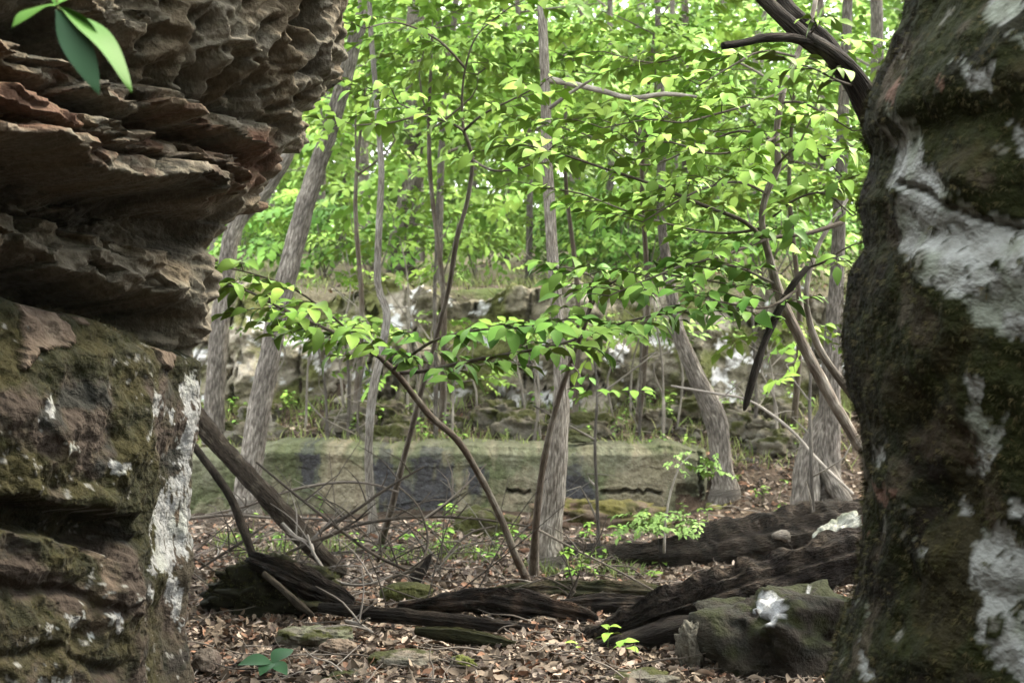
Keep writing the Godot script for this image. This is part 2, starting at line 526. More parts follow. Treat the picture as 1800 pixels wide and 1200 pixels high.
func left_boulder() -> void:
	var d0 := 5.5
	var edge := [[560, 300], [600, 318], [616, 340], [640, 350], [700, 350], [760, 346], [800, 336], [850, 333], [900, 331], [955, 331], [980, 338], [1010, 336], [1040, 326], [1100, 324], [1200, 338], [1280, 352]]
	var cv := plan_curve(FACE, [2.85, 5.05, 0.0075, 0.05])
	var rows := 240
	var w := cv.size()
	var v := PackedVector3Array()
	var c := PackedColorArray()
	var corner_s := 0.0
	for q in cv:
		if q[1] <= 0.0:
			corner_s = q[5]
	var white := outlines([[330, 640, 352, 680, 351, 760, 337, 800, 318, 868, 313, 790, 320, 720, 317, 680], [240, 690, 257, 690, 257, 728, 235, 735, 231, 710], [222, 733, 228, 735, 217, 780, 208, 770], [276, 875, 300, 840, 332, 815, 334, 960, 324, 985, 311, 960, 303, 1000, 322, 1050, 310, 1095, 290, 1040, 285, 1000, 262, 1005, 228, 1002, 228, 985, 250, 955, 247, 930, 263, 880], [270, 715, 292, 720, 296, 745, 280, 750], [66, 1078, 96, 1068, 102, 1085, 80, 1097], [128, 1082, 155, 1074, 160, 1110, 142, 1117], [25, 1088, 42, 1092, 52, 1110, 34, 1104], [100, 1112, 118, 1110, 112, 1124], [222, 1030, 229, 1028, 227, 1056, 220, 1050], [315, 1095, 326, 1090, 324, 1118], [20, 1180, 60, 1185, 66, 1200, 20, 1200], [12, 700, 44, 700, 44, 728, 20, 735], [60, 775, 76, 772, 78, 795, 66, 796], [140, 808, 165, 806, 168, 820, 148, 824]])
	var tan_lens := outlines([[0, 535, 30, 528, 75, 555, 90, 590, 80, 612, 30, 615, 5, 650, 0, 650], [103, 560, 118, 556, 120, 570, 108, 574], [250, 610, 300, 618, 300, 650, 270, 645]])
	var prof := [[-200, 0.0], [846, 0.0], [868, 0.035], [882, 0.03], [892, -0.14], [925, -0.17], [938, -0.1], [950, 0.02], [1000, 0.03], [1020, 0.02], [1032, -0.015], [1050, 0.01], [1130, 0.02], [1145, 0.0], [1165, 0.02], [1400, 0.05]]
	var moss := Color(0.0335, 0.0309, 0.0101)
	var moss2 := Color(0.0181, 0.0187, 0.00738)
	var brown := Color(0.0483, 0.0389, 0.0275)
	var stone := Color(0.111, 0.0839, 0.0637)
	var dark := Color(0.0268, 0.0242, 0.0201)
	var lich := Color(0.268, 0.275, 0.282)
	var tufts := []
	var tcols := []
	for j in rows + 14:
		var f := minf(j / (rows - 1.0), 1.0)
		for i in w:
			var q: Array = cv[i]
			var top: float = table([[-2.6, 1.3], [-0.5, 1.36], [0.0, 1.455], [0.3, 1.52], [1.3, 1.69], [3.0, 1.9], [5.6, 2.0]], q[1])
			top += 0.03 * NA.get_noise_2d(q[1] * 3.0, 7.0)
			var y := lerpf(-0.25, top, f)
			var py0 := 600.0 - (y - EYE) / d0 / T * 600.0
			var xe := (table(edge, py0) - 900.0) / 600.0 * T * d0
			var b := Vector3(-1.26 + q[0] + (xe + 1.26) * q[2], y, -d0 + q[1])
			var nrm := Vector3(q[3], 0, q[4])
			var p2 := pix(b)
			var from_corner := absf(q[5] - corner_s)
			var keep := 0.12 + 0.88 * smoothstep(0.0, 0.5, from_corner)
			var slot := smoothstep(215.0, 165.0, p2.x + 20.0 * NW.get_noise_3dv(b * 6.0))
			var wv := p2.y + 42.0 * NA.get_noise_3d(b.x * 2.6, b.y * 1.5, b.z * 2.6) - 0.08 * p2.x
			var dsp := table(prof, wv) * slot * keep
			dsp += keep * (0.06 * NA.get_noise_3dv(b * 1.7) + 0.045 * NA.get_noise_3dv(b * 5.0)) + 0.024 * NB.get_noise_3dv(b * 0.8)
			dsp += 0.02 * keep * snappedf(NA.get_noise_3d(b.x * 4.0 + 9.0, b.y * 6.0, b.z * 4.0), 0.25)
			dsp += 0.10 * smoothstep(0.12, 0.55, from_corner)
			var lens := inside(tan_lens, p2 + wob(b, 9.0, 8.0))
			if lens:
				dsp += 0.02
			dsp -= 0.035 * smoothstep(0.035, 0.0, top - y)
			var at := b + nrm * dsp
			if j >= rows:
				var r := (j - rows + 1) / 14.0
				at -= nrm * r * 0.9
				at.y += 0.10 * r + 0.03 * NA.get_noise_3dv(at * 5.0)
			v.append(at)
			var m1 := NA.get_noise_3d(b.x * 2.4, b.y * 2.4 + 3.0, b.z * 2.4)
			var m2 := NB.get_noise_3d(b.x * 0.7, b.y * 0.5, b.z * 0.7 + 5.0)
			var k := brown.lerp(stone, smoothstep(0.15, 0.5, m2))
			k = k.lerp(dark, smoothstep(0.05, 0.3, NA.get_noise_3d(b.x * 3.0 + 11.0, b.y * 5.0, b.z * 3.0)))
			var low := smoothstep(1150.0, 1000.0, p2.y)
			var mo := smoothstep(-0.14, 0.12, m1 + 0.5 * m2 + 0.1)
			mo *= lerpf(0.75, 1.0, low)
			mo *= 1.0 - 0.8 * smoothstep(250.0, 320.0, p2.x) * smoothstep(700.0, 900.0, p2.y)
			if lens:
				mo = 0.0
				k = stone.lerp(Color(0.168, 0.134, 0.104), smoothstep(-0.2, 0.3, m2))
			k = k.lerp(moss.lerp(moss2, smoothstep(-0.2, 0.3, NA.get_noise_3d(b.x * 4.0, b.y * 4.0, b.z * 4.0 + 9.0))), mo)
			var wp := p2 + wob(b, 14.0, 15.0) + wob(b, 45.0, 9.0)
			var speck := NB.get_noise_3d(b.x * 2.6, b.y * 2.6, b.z * 2.6 + 20.0)
			var streak := NB.get_noise_3d(b.x * 2.4, b.y * 0.7, b.z * 2.4 + 40.0)
			if j < rows and inside(white, wp) and streak < 0.24:
				k = lich.lerp(Color(0.282, 0.295, 0.282), smoothstep(-0.1, 0.4, m2))
				mo = 0.0
			elif speck > 0.40 and NA.get_noise_3dv(b * 3.0 + Vector3(2, 0, 0)) > -0.05:
				k = Color(0.187, 0.187, 0.175)
			c.append(k)
			if mo > 0.6 and rng.randf() < 0.14 and q[5] > 2.6 and q[5] < 5.2:
				tufts.append(aim(Vector3(rng.randf_range(-1, 1), 1.2, rng.randf_range(-1, 1)) + nrm * 0.8, nrm, rng.randf_range(0.006, 0.017), at))
				tcols.append(Color(0.0335, 0.0335, 0.0101).lerp(Color(0.057, 0.0456, 0.0201), rng.randf()))
	var o := thing("lichen_boulder", "mossy brown boulder streaked with white lichen under the pitted sandstone ledge", "rock", Vector3(-1.5, 0, -5.2))
	part(o, "rock_face", grid_mesh(v, c, w, rows + 14), M.stone)
	scatter(o, "moss", tuft_mesh(), M.moss, tufts, tcols)

func tuft_mesh() -> ArrayMesh:
	var st := SurfaceTool.new()
	st.begin(Mesh.PRIMITIVE_TRIANGLES)
	var r := RandomNumberGenerator.new()
	r.seed = 77
	var leaf := leaf_mesh(0.09, 0.2, 0.3, 2)
	for i in 7:
		st.append_from(leaf, 0, aim(Vector3(1, r.randf_range(-0.9, 0.9), r.randf_range(-0.9, 0.9)), Vector3(0.2, 1, 0.3), r.randf_range(0.6, 1.2), Vector3(0, r.randf_range(-0.5, 0.5), r.randf_range(-0.5, 0.5))))
	return st.commit()

func right_rock() -> void:
	var d0 := 3.75
	var edge := [[-700, 1760], [-300, 1690], [-120, 1640], [0, 1592], [40, 1584], [70, 1570], [110, 1548], [150, 1528], [185, 1512], [215, 1510], [250, 1528], [300, 1520], [350, 1503], [400, 1512], [430, 1522], [470, 1494], [520, 1484], [580, 1478], [640, 1482], [700, 1494], [750, 1508], [800, 1514], [860, 1516], [900, 1512], [950, 1508], [1000, 1506], [1060, 1500], [1100, 1486], [1150, 1470], [1200, 1456], [1400, 1400]]
	var white := outlines([[1573, 160, 1584, 200, 1625, 212, 1637, 270, 1682, 320, 1700, 350, 1760, 375, 1800, 390, 1830, 420, 1830, 640, 1800, 612, 1760, 594, 1720, 575, 1700, 525, 1640, 472, 1600, 445, 1580, 330, 1553, 290, 1543, 240, 1568, 200], [1690, 640, 1716, 655, 1722, 715, 1772, 735, 1757, 800, 1740, 828, 1702, 818, 1714, 770, 1690, 700], [1718, 922, 1752, 930, 1778, 958, 1830, 985, 1830, 1200, 1790, 1195, 1757, 1180, 1728, 1150, 1732, 1090, 1703, 1030, 1703, 970], [1614, 942, 1642, 970, 1638, 988, 1620, 975], [1735, -20, 1830, -20, 1830, 75, 1790, 62, 1745, 28], [1693, 108, 1720, 128, 1758, 126, 1752, 155, 1715, 148], [1770, 225, 1830, 250, 1830, 330, 1792, 296], [1662, 876, 1686, 866, 1682, 902, 1668, 905], [1770, 882, 1795, 892, 1788, 925, 1772, 915], [1538, 790, 1562, 782, 1560, 806, 1542, 808], [1508, 1108, 1525, 1150, 1545, 1192, 1522, 1200], [1593, 98, 1610, 106, 1602, 140, 1590, 130], [1515, 1050, 1528, 1045, 1524, 1078], [1630, 165, 1642, 170, 1636, 186]])
	var pink := outlines([[1566, 140, 1588, 146, 1590, 176, 1572, 188], [1500, 905, 1528, 915, 1530, 950, 1500, 940], [1540, 850, 1570, 845, 1580, 870, 1550, 878], [1655, 130, 1675, 140, 1668, 165]])
	var ctrl := []
	for a in range(0, 19):
		var t := PI + 1.5 - a / 18.0 * 4.0     # runs from the back, round the near side, to beyond the frame
		ctrl.append([0.95 + 0.95 * cos(t), -0.9 * sin(t) * -1.0, 1.0])
	var cv := plan_curve(ctrl, [0.4, 2.9, 0.0095, 0.06])
	var rows := 270
	var v := PackedVector3Array()
	var c := PackedColorArray()
	var w := cv.size()
	var moss := Color(0.022, 0.026, 0.0075)
	var moss2 := Color(0.012, 0.0115, 0.0055)
	var olive := Color(0.034, 0.031, 0.012)
	var lich := Color(0.328, 0.343, 0.335)
	var tufts := []
	var tcols := []
	for j in rows:
		var y := -0.3 + j * 0.0113 if j < 245 else -0.3 + 245 * 0.0113 + (j - 245) * 0.05
		var py0 := 600.0 - (y - EYE) / d0 / T * 600.0
		var xe := (table(edge, py0) - 900.0) / 600.0 * T * d0
		for i in w:
			var q: Array = cv[i]
			var b := Vector3(xe + q[0] + 0.035, y, -d0 + q[1])
			var nrm := Vector3(q[0] - 0.95, 0, q[1]).normalized()
			var p2 := pix(b)
			var keep := 0.2 + 0.8 * smoothstep(1510.0, 1620.0, p2.x)
			var dsp := keep * (0.06 * NA.get_noise_3dv(b * 1.5) + 0.045 * NA.get_noise_3dv(b * 4.0)) + 0.02 * NB.get_noise_3dv(b * 0.7)
			var crackline := absf(p2.y - (318.0 + (p2.x - 1580.0) * 0.42 + 12.0 * NW.get_noise_3dv(b * 6.0)))
			if p2.x > 1575.0:
				dsp -= 0.03 * smoothstep(7.0, 2.0, crackline)
			var wp := p2 + wob(b, 6.0, 26.0) + wob(b, 24.0, 16.0)
			var m2 := NB.get_noise_3d(b.x * 0.8, b.y * 0.8, b.z * 0.8 + 5.0)
			var m1 := NA.get_noise_3dv(b * 3.0)
			var k := moss.lerp(moss2, smoothstep(-0.15, 0.25, m1)).lerp(olive, smoothstep(0.05, 0.35, NA.get_noise_3d(b.x * 5.0, b.y * 3.0, b.z * 5.0 + 9.0)))
			k = k.lerp(Color(0.0858, 0.0702, 0.0507), 0.8 * smoothstep(0.22, 0.42, NB.get_noise_3d(b.x * 0.5, b.y * 0.5, b.z * 0.5 + 50.0)))
			var is_moss := true
			if inside(white, wp) and m2 < 0.32 and NB.get_noise_3d(b.x * 2.6, b.y * 2.2, b.z * 2.6 + 3.0) < 0.46:
				k = lich.lerp(Color(0.234, 0.257, 0.218), smoothstep(-0.05, 0.3, NB.get_noise_3d(b.x * 0.9 + 7.0, b.y * 0.9, b.z * 0.9)))
				is_moss = false
				dsp -= 0.006
			elif inside(pink, wp):
				k = Color(0.156, 0.0936, 0.0702)
				is_moss = false
			elif m2 > 0.42 and NA.get_noise_3dv(b * 2.0 + Vector3(5, 5, 5)) > 0.0:
				k = Color(0.156, 0.156, 0.133)
				is_moss = false
			var at := b + nrm * dsp
			v.append(at)
			c.append(k)
			if is_moss and rng.randf() < 0.22 and q[5] > 0.3 and q[5] < 3.0:
				tufts.append(aim(Vector3(rng.randf_range(-0.7, 0.7), -0.7, rng.randf_range(-0.7, 0.7)) + nrm * 0.7, nrm, rng.randf_range(0.008, 0.02), at))
				tcols.append(Color(0.0312, 0.0328, 0.00936).lerp(Color(0.0546, 0.0429, 0.0172), rng.randf()))
	for r in 6:
		for i in w:
			var e := v[(rows - 1) * w + i]
			v.append(Vector3(lerpf(e.x, 2.1, (r + 1) / 6.0), 3.72 + 0.15 * sin(r * 0.4), lerpf(e.z, -3.8, (r + 1) / 6.0)))
			c.append(moss)
	var o := thing("moss_boulder", "tall dark moss covered boulder with large pale grey lichen patches and a thin crack", "rock", Vector3(1.8, 0, -3.75))
	part(o, "rock_face", grid_mesh(v, c, w, rows + 6), M.stone)
	scatter(o, "moss", tuft_mesh(), M.moss, tufts, tcols)

func boulder(called: String, label: String, at: Vector3, rad: Vector3, turn: float, seed_: float, c0: Color, c1: Color, rough := 0.28, moss_top := Color(0, 0, 0, 0), moss_amount := 0.0, white := [], group := "", tilt := 0.0) -> Node3D:
	var w := 57
	var h := 34
	var v := PackedVector3Array()
	var c := PackedColorArray()
	var basis_ := Basis(Vector3.UP, turn) * Basis(Vector3.BACK, tilt)
	for j in h:
		var th := PI * (j / (h - 1.0))
		for i in w:
			var ph := TAU * (i % (w - 1)) / (w - 1.0)
			var o := Vector3(sin(th) * cos(ph), -cos(th), sin(th) * sin(ph))
			var q := o * seed_
			var e := Vector3(signf(o.x) * pow(absf(o.x), 0.75), signf(o.y) * pow(absf(o.y), 0.75), signf(o.z) * pow(absf(o.z), 0.75))
			var f := 1.0 + rough * NA.get_noise_3dv(o * 1.3 + Vector3(seed_, seed_ * 2.0, 0)) * 1.6 + rough * 0.35 * NA.get_noise_3dv(o * 4.5 + Vector3(seed_, 3, 1)) + 0.05 * snappedf(NA.get_noise_3dv(o * 3.0 + Vector3(1, seed_, 3)), 0.2)
			var p := at + basis_ * (e * f * rad)
			p += o * 0.012 * NB.get_noise_3dv(p)
			v.append(p)
			var k := c0.lerp(c1, smoothstep(-0.15, 0.3, NA.get_noise_3dv(p * 4.0 + Vector3(seed_, 0, 0))))
			if moss_amount > 0.0 and NA.get_noise_3dv(p * 5.0 + Vector3(0, seed_, 0)) + 0.35 * NB.get_noise_3dv(p) + (o.y - 0.2) * 0.45 > 0.35 - moss_amount:
				k = moss_top
			if white and inside(white, pix(p) + wob(p, 12.0, 16.0) + wob(p, 40.0, 8.0)) and o.z > -0.3:
				k = Color(0.5, 0.52, 0.55)
			c.append(k)
	var n := thing(called, label, "rock", Vector3(at.x, at.y - rad.y, at.z), group)
	part(n, "stone", grid_mesh(v, c, w, h, true), M.stone)
	return n

func cliff() -> void:
	var v := PackedVector3Array()
	var c := PackedColorArray()
	var spots := []
	for s in [[520, 590, 24], [545, 627, 14], [497, 603, 12], [562, 640, 12], [480, 662, 14], [440, 602, 10], [530, 500, 18], [575, 503, 13], [468, 640, 12], [350, 625, 20], [450, 570, 14], [590, 570, 10], [805, 690, 20], [1085, 615, 22], [1070, 630, 10], [1160, 590, 22], [1270, 600, 15], [1300, 632, 24], [1335, 640, 16], [1272, 718, 20], [1268, 662, 24], [1410, 620, 20], [910, 702, 16], [1005, 708, 13], [1100, 722, 13], [1150, 752, 9], [620, 655, 9], [695, 612, 10], [725, 500, 18], [760, 505, 9], [1180, 610, 9], [1290, 690, 14], [1295, 762, 10], [1390, 700, 9], [1490, 640, 14], [640, 600, 9], [975, 635, 8]]:
		spots.append(s)
	var moss := Color(0.152, 0.164, 0.0585)
	var brown := Color(0.215, 0.195, 0.14)
	var grey := Color(0.398, 0.363, 0.299)
	var w := 440
	var rows := 100
	for j in rows + 8:
		var f := minf(j / (rows - 1.0), 1.0)
		for i in w:
			var x := lerpf(-4.3, 5.0, i / (w - 1.0))
			var top := 2.02 + 0.28 * NA.get_noise_2d(x * 0.9, 3.0) + 0.25 * smoothstep(-2.0, -3.2, x) + 0.1 * NA.get_noise_2d(x * 4.0, 9.0)
			var y := lerpf(0.2, top, f)
			var z := -14.05 + 0.5 * NA.get_noise_2d(x * 0.5, 20.0)
			var b := Vector3(x, y, z)
			var dsp := 0.0
			dsp += 0.30 * NA.get_noise_3d(x * 1.1, y * 1.4, 4.0) + 0.16 * NA.get_noise_3d(x * 3.0, y * 4.0, 4.0) + 0.05 * NB.get_noise_3d(x * 0.5, y * 0.7, 2.0)
			dsp += 0.14 * snappedf(NA.get_noise_3d(x * 1.4 + 5.0, y * 2.4, 8.0), 0.2)
			dsp -= 0.3 * smoothstep(0.55, 1.0, f) - 0.35 * smoothstep(0.5, 0.0, f)
			var cr := NA.get_noise_3d(x * 1.6, y * 0.5, 30.0)
			dsp -= 0.14 * smoothstep(0.04, 0.0, absf(cr))
			var at := b + Vector3(0, 0, dsp)
			if j >= rows:
				var r := (j - rows + 1) / 8.0
				at += Vector3(0, 0.05 * r + 0.05 * NA.get_noise_2d(x * 4.0, r * 3.0), -r * 1.5)
			v.append(at)
			var m := NA.get_noise_3d(x * 2.2, y * 2.2, 11.0)
			var k := grey.lerp(brown, smoothstep(-0.2, 0.2, m))
			k = k.lerp(moss, smoothstep(0.0, 0.25, NA.get_noise_3d(x * 1.7 + 3.0, y * 2.0, 17.0) + 0.12))
			k = k.lerp(Color(0.117, 0.105, 0.0761), smoothstep(0.12, 0.35, NA.get_noise_3d(x * 2.5 + 3.0, y * 1.0, 37.0)))
			if j >= rows:
				k = moss.lerp(brown, smoothstep(0.0, 0.3, m))
			else:
				var p2 := pix(b) + wob(b, 4.0, 16.0) + wob(b, 13.0, 14.0)
				for s in spots:
					var dx: float = p2.x - s[0]
					var dy: float = (p2.y - s[1])
					if dx * dx + dy * dy < s[2] * s[2] * 0.55:
						k = Color(0.75, 0.75, 0.75)
				if NB.get_noise_3d(x * 0.45, y * 0.45, 3.0) > 0.44 and NA.get_noise_3d(x * 0.8, y, 50.0) > -0.05:
					k = Color(0.702, 0.725, 0.737)
			c.append(k)
	var o := thing("rock_ledge", "low broken cliff with moss and bright white lichen spots behind the flat boulder", "cliff", Vector3(0, 0.3, -14.0))
	part(o, "rock_face", grid_mesh(v, c, w, rows + 8), M.far_stone)

func slab() -> void:
	# the long smooth block at the foot of the cliff
	var v := PackedVector3Array()
	var c := PackedColorArray()
	var w := 380
	var rows := 74
	var d0 := 12.0
	var streak := outlines([[528, 780, 556, 780, 562, 815, 552, 860, 540, 850, 526, 800], [648, 790, 690, 792, 700, 830, 720, 850, 722, 910, 690, 912, 668, 860, 655, 830], [735, 792, 795, 794, 797, 890, 760, 905, 738, 905, 728, 850], [822, 800, 850, 810, 845, 870, 826, 880], [1018, 780, 1030, 782, 1026, 825, 1020, 820], [985, 825, 1020, 818, 1050, 870, 1042, 892, 980, 888]])
	var tan_ := outlines([[565, 785, 645, 800, 640, 905, 600, 915, 570, 870], [800, 820, 830, 815, 825, 900, 800, 900], [870, 845, 940, 845, 935, 885, 870, 885], [1090, 815, 1130, 790, 1190, 800, 1195, 870, 1120, 900, 1060, 865], [1060, 870, 1180, 872, 1180, 925, 1060, 900]])
	for j in rows + 10:
		var f := minf(j / (rows - 1.0), 1.0)
		for i in w:
			var x := lerpf(-2.95, 1.76, i / (w - 1.0))
			var top := 0.575 + 0.045 * NA.get_noise_2d(x * 1.2, 2.0) + 0.02 * NA.get_noise_2d(x * 6.0, 5.0) - 0.06 * smoothstep(1.3, 1.76, x) - 0.06 * smoothstep(-2.0, -2.9, x)
			var y := lerpf(-0.12, top, f)
			var z := -d0 + 0.12 * NA.get_noise_2d(x * 0.5, 8.0)
			var endr := 1.0 - sqrt(maxf(0.0, 1.0 - pow(clampf((absf(x + 0.595) - 2.2) / 0.155, 0.0, 1.0), 2.0)))
			var b := Vector3(x, y, z - 0.35 * endr)
			var p2 := pix(b)
			var dsp := 0.012 * NV.get_noise_2d(x * 1.2, y * 3.0) + 0.05 * NA.get_noise_3d(x * 1.4, y * 2.5, 4.0) + 0.014 * NA.get_noise_3d(x * 6.0, y * 6.0, 4.0)
			dsp -= 0.10 * smoothstep(0.07, 0.0, top - y)
			# joints and cracks
			var crack := absf(p2.y - (868.0 - 6.0 * sin(p2.x * 0.03) + 8.0 * NW.get_noise_2d(p2.x * 0.03, 1.0)))
			if p2.x > 1055.0 and p2.x < 1165.0 or p2.x > 890.0 and p2.x < 932.0:
				dsp -= 0.10 * smoothstep(5.0, 1.0, crack + (24.0 if p2.x < 1000.0 else 0.0) * 0.0)
			dsp -= 0.12 * smoothstep(5.0, 1.5, absf(p2.x - 1232.0 - 5.0 * NW.get_noise_2d(p2.y * 0.05, 3.0)))
			if p2.x > 1190.0 and p2.x < 1228.0 and p2.y > 850.0:
				dsp -= 0.13 * smoothstep(848.0, 870.0, p2.y)
			var at := b + Vector3(0, 0, dsp)
			if j >= rows:
				at += Vector3(0, 0.01, -(j - rows + 1) / 10.0 * 0.75)
			v.append(at)
			var m := NA.get_noise_3d(x * 2.0, y * 2.0, 1.0)
			var fine := NB.get_noise_3d(x * 0.5, y * 0.25, 1.0)
			var k := Color(0.105, 0.118, 0.062).lerp(Color(0.155, 0.158, 0.108), smoothstep(-0.2, 0.3, m))
			k = k.lerp(Color(0.257, 0.226, 0.164), smoothstep(0.15, 0.4, fine) * 0.45)
			var wp := p2 + wob(b, 3.0, 16.0) + Vector2(wob(Vector3(x, y * 0.2, 0), 16.0, 14.0).x, 0)
			var tn := 0.0
			var sk := 0.0
			for e in 6:
				var jit := Vector2((e - 2.5) * 4.5, ((e * 3) % 6 - 2.5) * 6.0)
				tn += float(inside(tan_, wp + jit)) / 6.0
				sk += float(inside(streak, wp + jit)) / 6.0
			k = k.lerp(Color(0.312, 0.261, 0.195), 0.5 * tn)
			sk = smoothstep(0.15, 0.7, sk) * smoothstep(0.7, 0.3, fine + 0.35 * NB.get_noise_3d(x * 1.6, y * 0.4, 7.0))
			k = k.lerp(Color(0.0507, 0.0507, 0.0608), 0.92 * sk)
			c.append(k)
	var o := thing("flat_boulder", "long smooth boulder face stained green with dark vertical streaks", "rock", Vector3(-0.6, 0, -12.0))
	part(o, "rock_face", grid_mesh(v, c, w, rows + 10), M.far_stone)

# ---------------------------------------------------------------- ground
func ground() -> void:
	var xs := []
	var zs := []
	var x := -40.0
	while x < 40.0:
		xs.append(x)
		x += 0.07 if absf(x) < 5.0 else (0.4 if absf(x) < 12.0 else 1.5)
	var d := -6.0
	while d < 75.0:
		zs.append(d)
		d += 0.5 if d < 4.5 else (0.07 if d < 15.5 else (0.35 if d < 30.0 else 1.5))
	var v := PackedVector3Array()
	var c := PackedColorArray()
	for dd in zs:
		for xx in xs:
			v.append(Vector3(xx, gh(xx, -dd) + 0.02 * NB.get_noise_2d(xx, dd), -dd))
			var k := Color(0.055, 0.04, 0.028).lerp(Color(0.12, 0.085, 0.06), smoothstep(-0.2, 0.3, NA.get_noise_2d(xx * 3.0, dd * 3.0)))
			if dd > 14.5:
				k = Color(0.19, 0.165, 0.11).lerp(Color(0.14, 0.18, 0.06), smoothstep(-0.1, 0.2, NA.get_noise_2d(xx * 0.9 + 4.0, dd * 0.9)))
			c.append(k)
	structure("ground", grid_mesh(v, c, xs.size(), zs.size()), M.soil)

func litter() -> void:
	var xf := []
	var cols := []
	for k in 5:
		xf.append([])
		cols.append([])
	var n := 0
	for i in 100000:
		var d: float
		var r := rng.randf()
		if r < 0.62:
			d = rng.randf_range(5.2, 9.5)
		elif r < 0.9:
			d = rng.randf_range(9.0, 13.6)
		else:
			d = rng.randf_range(13.0, 26.0)
		var half := d * T * 1.5 * 1.1 + 0.3
		var x := rng.randf_range(-half, half)
		if d > 11.55 and d < 12.1 and x > -3.0 and x < 1.75:
			continue
		# clear patches where green shows or soil is bare
		if d > 13.8 and rng.randf() < 0.4:
			continue
		if NA.get_noise_2d(x * 2.0 + 50.0, d * 2.0) > 0.33 and d < 12.0 and rng.randf() < 0.7:
			continue
		var y := gh(x, -d)
		var s := rng.randf_range(0.03, 0.085) * (1.0 if d < 14.0 else 1.3) * (1.35 if rng.randf() < 0.08 else 1.0)
		var b := Basis(Vector3.UP, rng.randf() * TAU) * Basis(Vector3.RIGHT, rng.randfn(0.0, 0.7)) * Basis(Vector3.BACK, rng.randfn(0.0, 0.55))
		var k := rng.randi() % 5
		xf[k].append(Transform3D(b.scaled(Vector3(s, s, s)), Vector3(x, y + rng.randf_range(0.0, 0.03), -d)))
		var t := rng.randf()
		var damp := smoothstep(-0.15, 0.3, NA.get_noise_2d(x * 1.6 + 9.0, d * 1.6))
		var c := Color(0.08, 0.06, 0.044).lerp(Color(0.235, 0.18, 0.13), t * (1.0 - 0.5 * damp))
		if rng.randf() < 0.12:
			c = Color(0.36, 0.285, 0.225)
		elif rng.randf() < 0.12:
			c = Color(0.22, 0.12, 0.075)
		elif rng.randf() < 0.25:
			c = Color(0.07, 0.05, 0.04)
		cols[k].append(c)
		n += 1
	for k in 5:
		var o := scatter(self, "leaf_litter", dead_meshes[k], M.litter, xf[k], cols[k])
		o.set_meta("label", "brown dry fallen leaves covering the forest floor")
		o.set_meta("category", "leaf litter")
		o.set_meta("group", "fallen leaves on the forest floor")

func fallen_twigs() -> void:
	var xf := []
	var cols := []
	for i in 1500:
		var d := rng.randf_range(5.4, 13.5)
		var half := d * T * 1.6
		var x := rng.randf_range(-half, half)
		if d > 11.5 and d < 12.6 and x < 1.8:
			continue
		var b := aim(Vector3(rng.randfn(), rng.randf_range(-0.05, 0.22), rng.randfn()), Vector3.UP, rng.randf_range(0.1, 0.36), Vector3(x, gh(x, -d) + 0.025, -d))
		xf.append(b)
		cols.append(Color(0.06, 0.048, 0.038).lerp(Color(0.26, 0.225, 0.19), pow(rng.randf(), 1.8)))
	var m := tube([Vector4(0, 0, 0, 0.016), Vector4(0.35, 0.03, 0.03, 0.013), Vector4(0.7, 0.0, -0.02, 0.01), Vector4(1, 0.03, 0.02, 0.005)], 5, 0.12, 0.1, Color(1, 1, 1), Color(0.8, 0.8, 0.8))
	var o := scatter(self, "twig_litter", m, M.litter, xf, cols)
	o.set_meta("label", "short dry twigs strewn over the fallen leaves")
	o.set_meta("category", "twigs")

# ---------------------------------------------------------------- trees
func trunk_to_ground(list: Array) -> Array:
	var p := px4(list)
	for i in p.size():
		p[i].w *= 0.76
	var b := v3(p[0])
	var r: float = p[0].w
	var g := gh(b.x, b.z)
	var out := [v4(Vector3(b.x, g - 0.12, b.z), r * 1.75), v4(Vector3(b.x, g + 0.03, b.z), r * 1.4), v4(Vector3(b.x, g + 0.16, b.z), r * 1.08)]
	for q in p:
		if q.y > g + 0.22:
			out.append(q)
	return out

func extend_up(p: Array, up_to: float) -> Array:
	var a: Vector4 = p[-2]
	var b: Vector4 = p[-1]
	var d := (v3(b) - v3(a)).normalized()
	d = (d + Vector3.UP * 0.5).normalized()
	var n := maxi(2, int((up_to - b.y) / 2.0))
	for i in n:
		var t := (i + 1.0) / n
		var at := v3(b) + d * (up_to - b.y) / maxf(d.y, 0.4) * t + Vector3(0.15 * sin(i * 2.1), 0, 0.15 * cos(i * 1.7))
		p.append(v4(at, lerpf(b.w, b.w * 0.3, t)))
	return p

func crown(o: Node3D, center: Vector3, rad: Vector3, n: int, size: float, sprays: Array, kind: int, flat := 0.35) -> void:
	for s in sprays.size():
		var xf := []
		var cols := []
		for i in n / sprays.size():
			var u := Vector3(rng.randfn(), rng.randfn() * 0.8, rng.randfn()).normalized() * pow(rng.randf(), 0.45)
			var at := center + u * rad
			at.y = lerpf(at.y, snappedf(at.y, 0.55) + 0.06 * rng.randfn(), 0.7)
			if NA.get_noise_3dv(at * 1.1) < -0.22:
				continue
			var out := Vector3(u.x, 0, u.z) + Vector3(rng.randf_range(-1, 1), 0, rng.randf_range(-1, 1))
			out.y = rng.randf_range(-0.5, 0.2)
			xf.append(aim(out, Vector3(rng.randfn() * flat, 1, rng.randfn() * flat), size * rng.randf_range(0.7, 1.25), at))
			cols.append(leaf_color(kind))
		if xf.size():
			scatter(o, "foliage", sprays[s], M.leaf, xf, cols)

func limb(o: Node3D, from: Vector3, to: Vector3, r: float, c0: Color, c1: Color) -> void:
	var mid := from.lerp(to, 0.5) + Vector3(rng.randfn() * 0.15, rng.randf_range(-0.05, 0.2), rng.randfn() * 0.15)
	part(o, "branch", tube([v4(from, r), v4(mid, r * 0.65), v4(to, r * 0.2)], 6, 0.2, 0.1, c0, c1), M.smooth_bark)

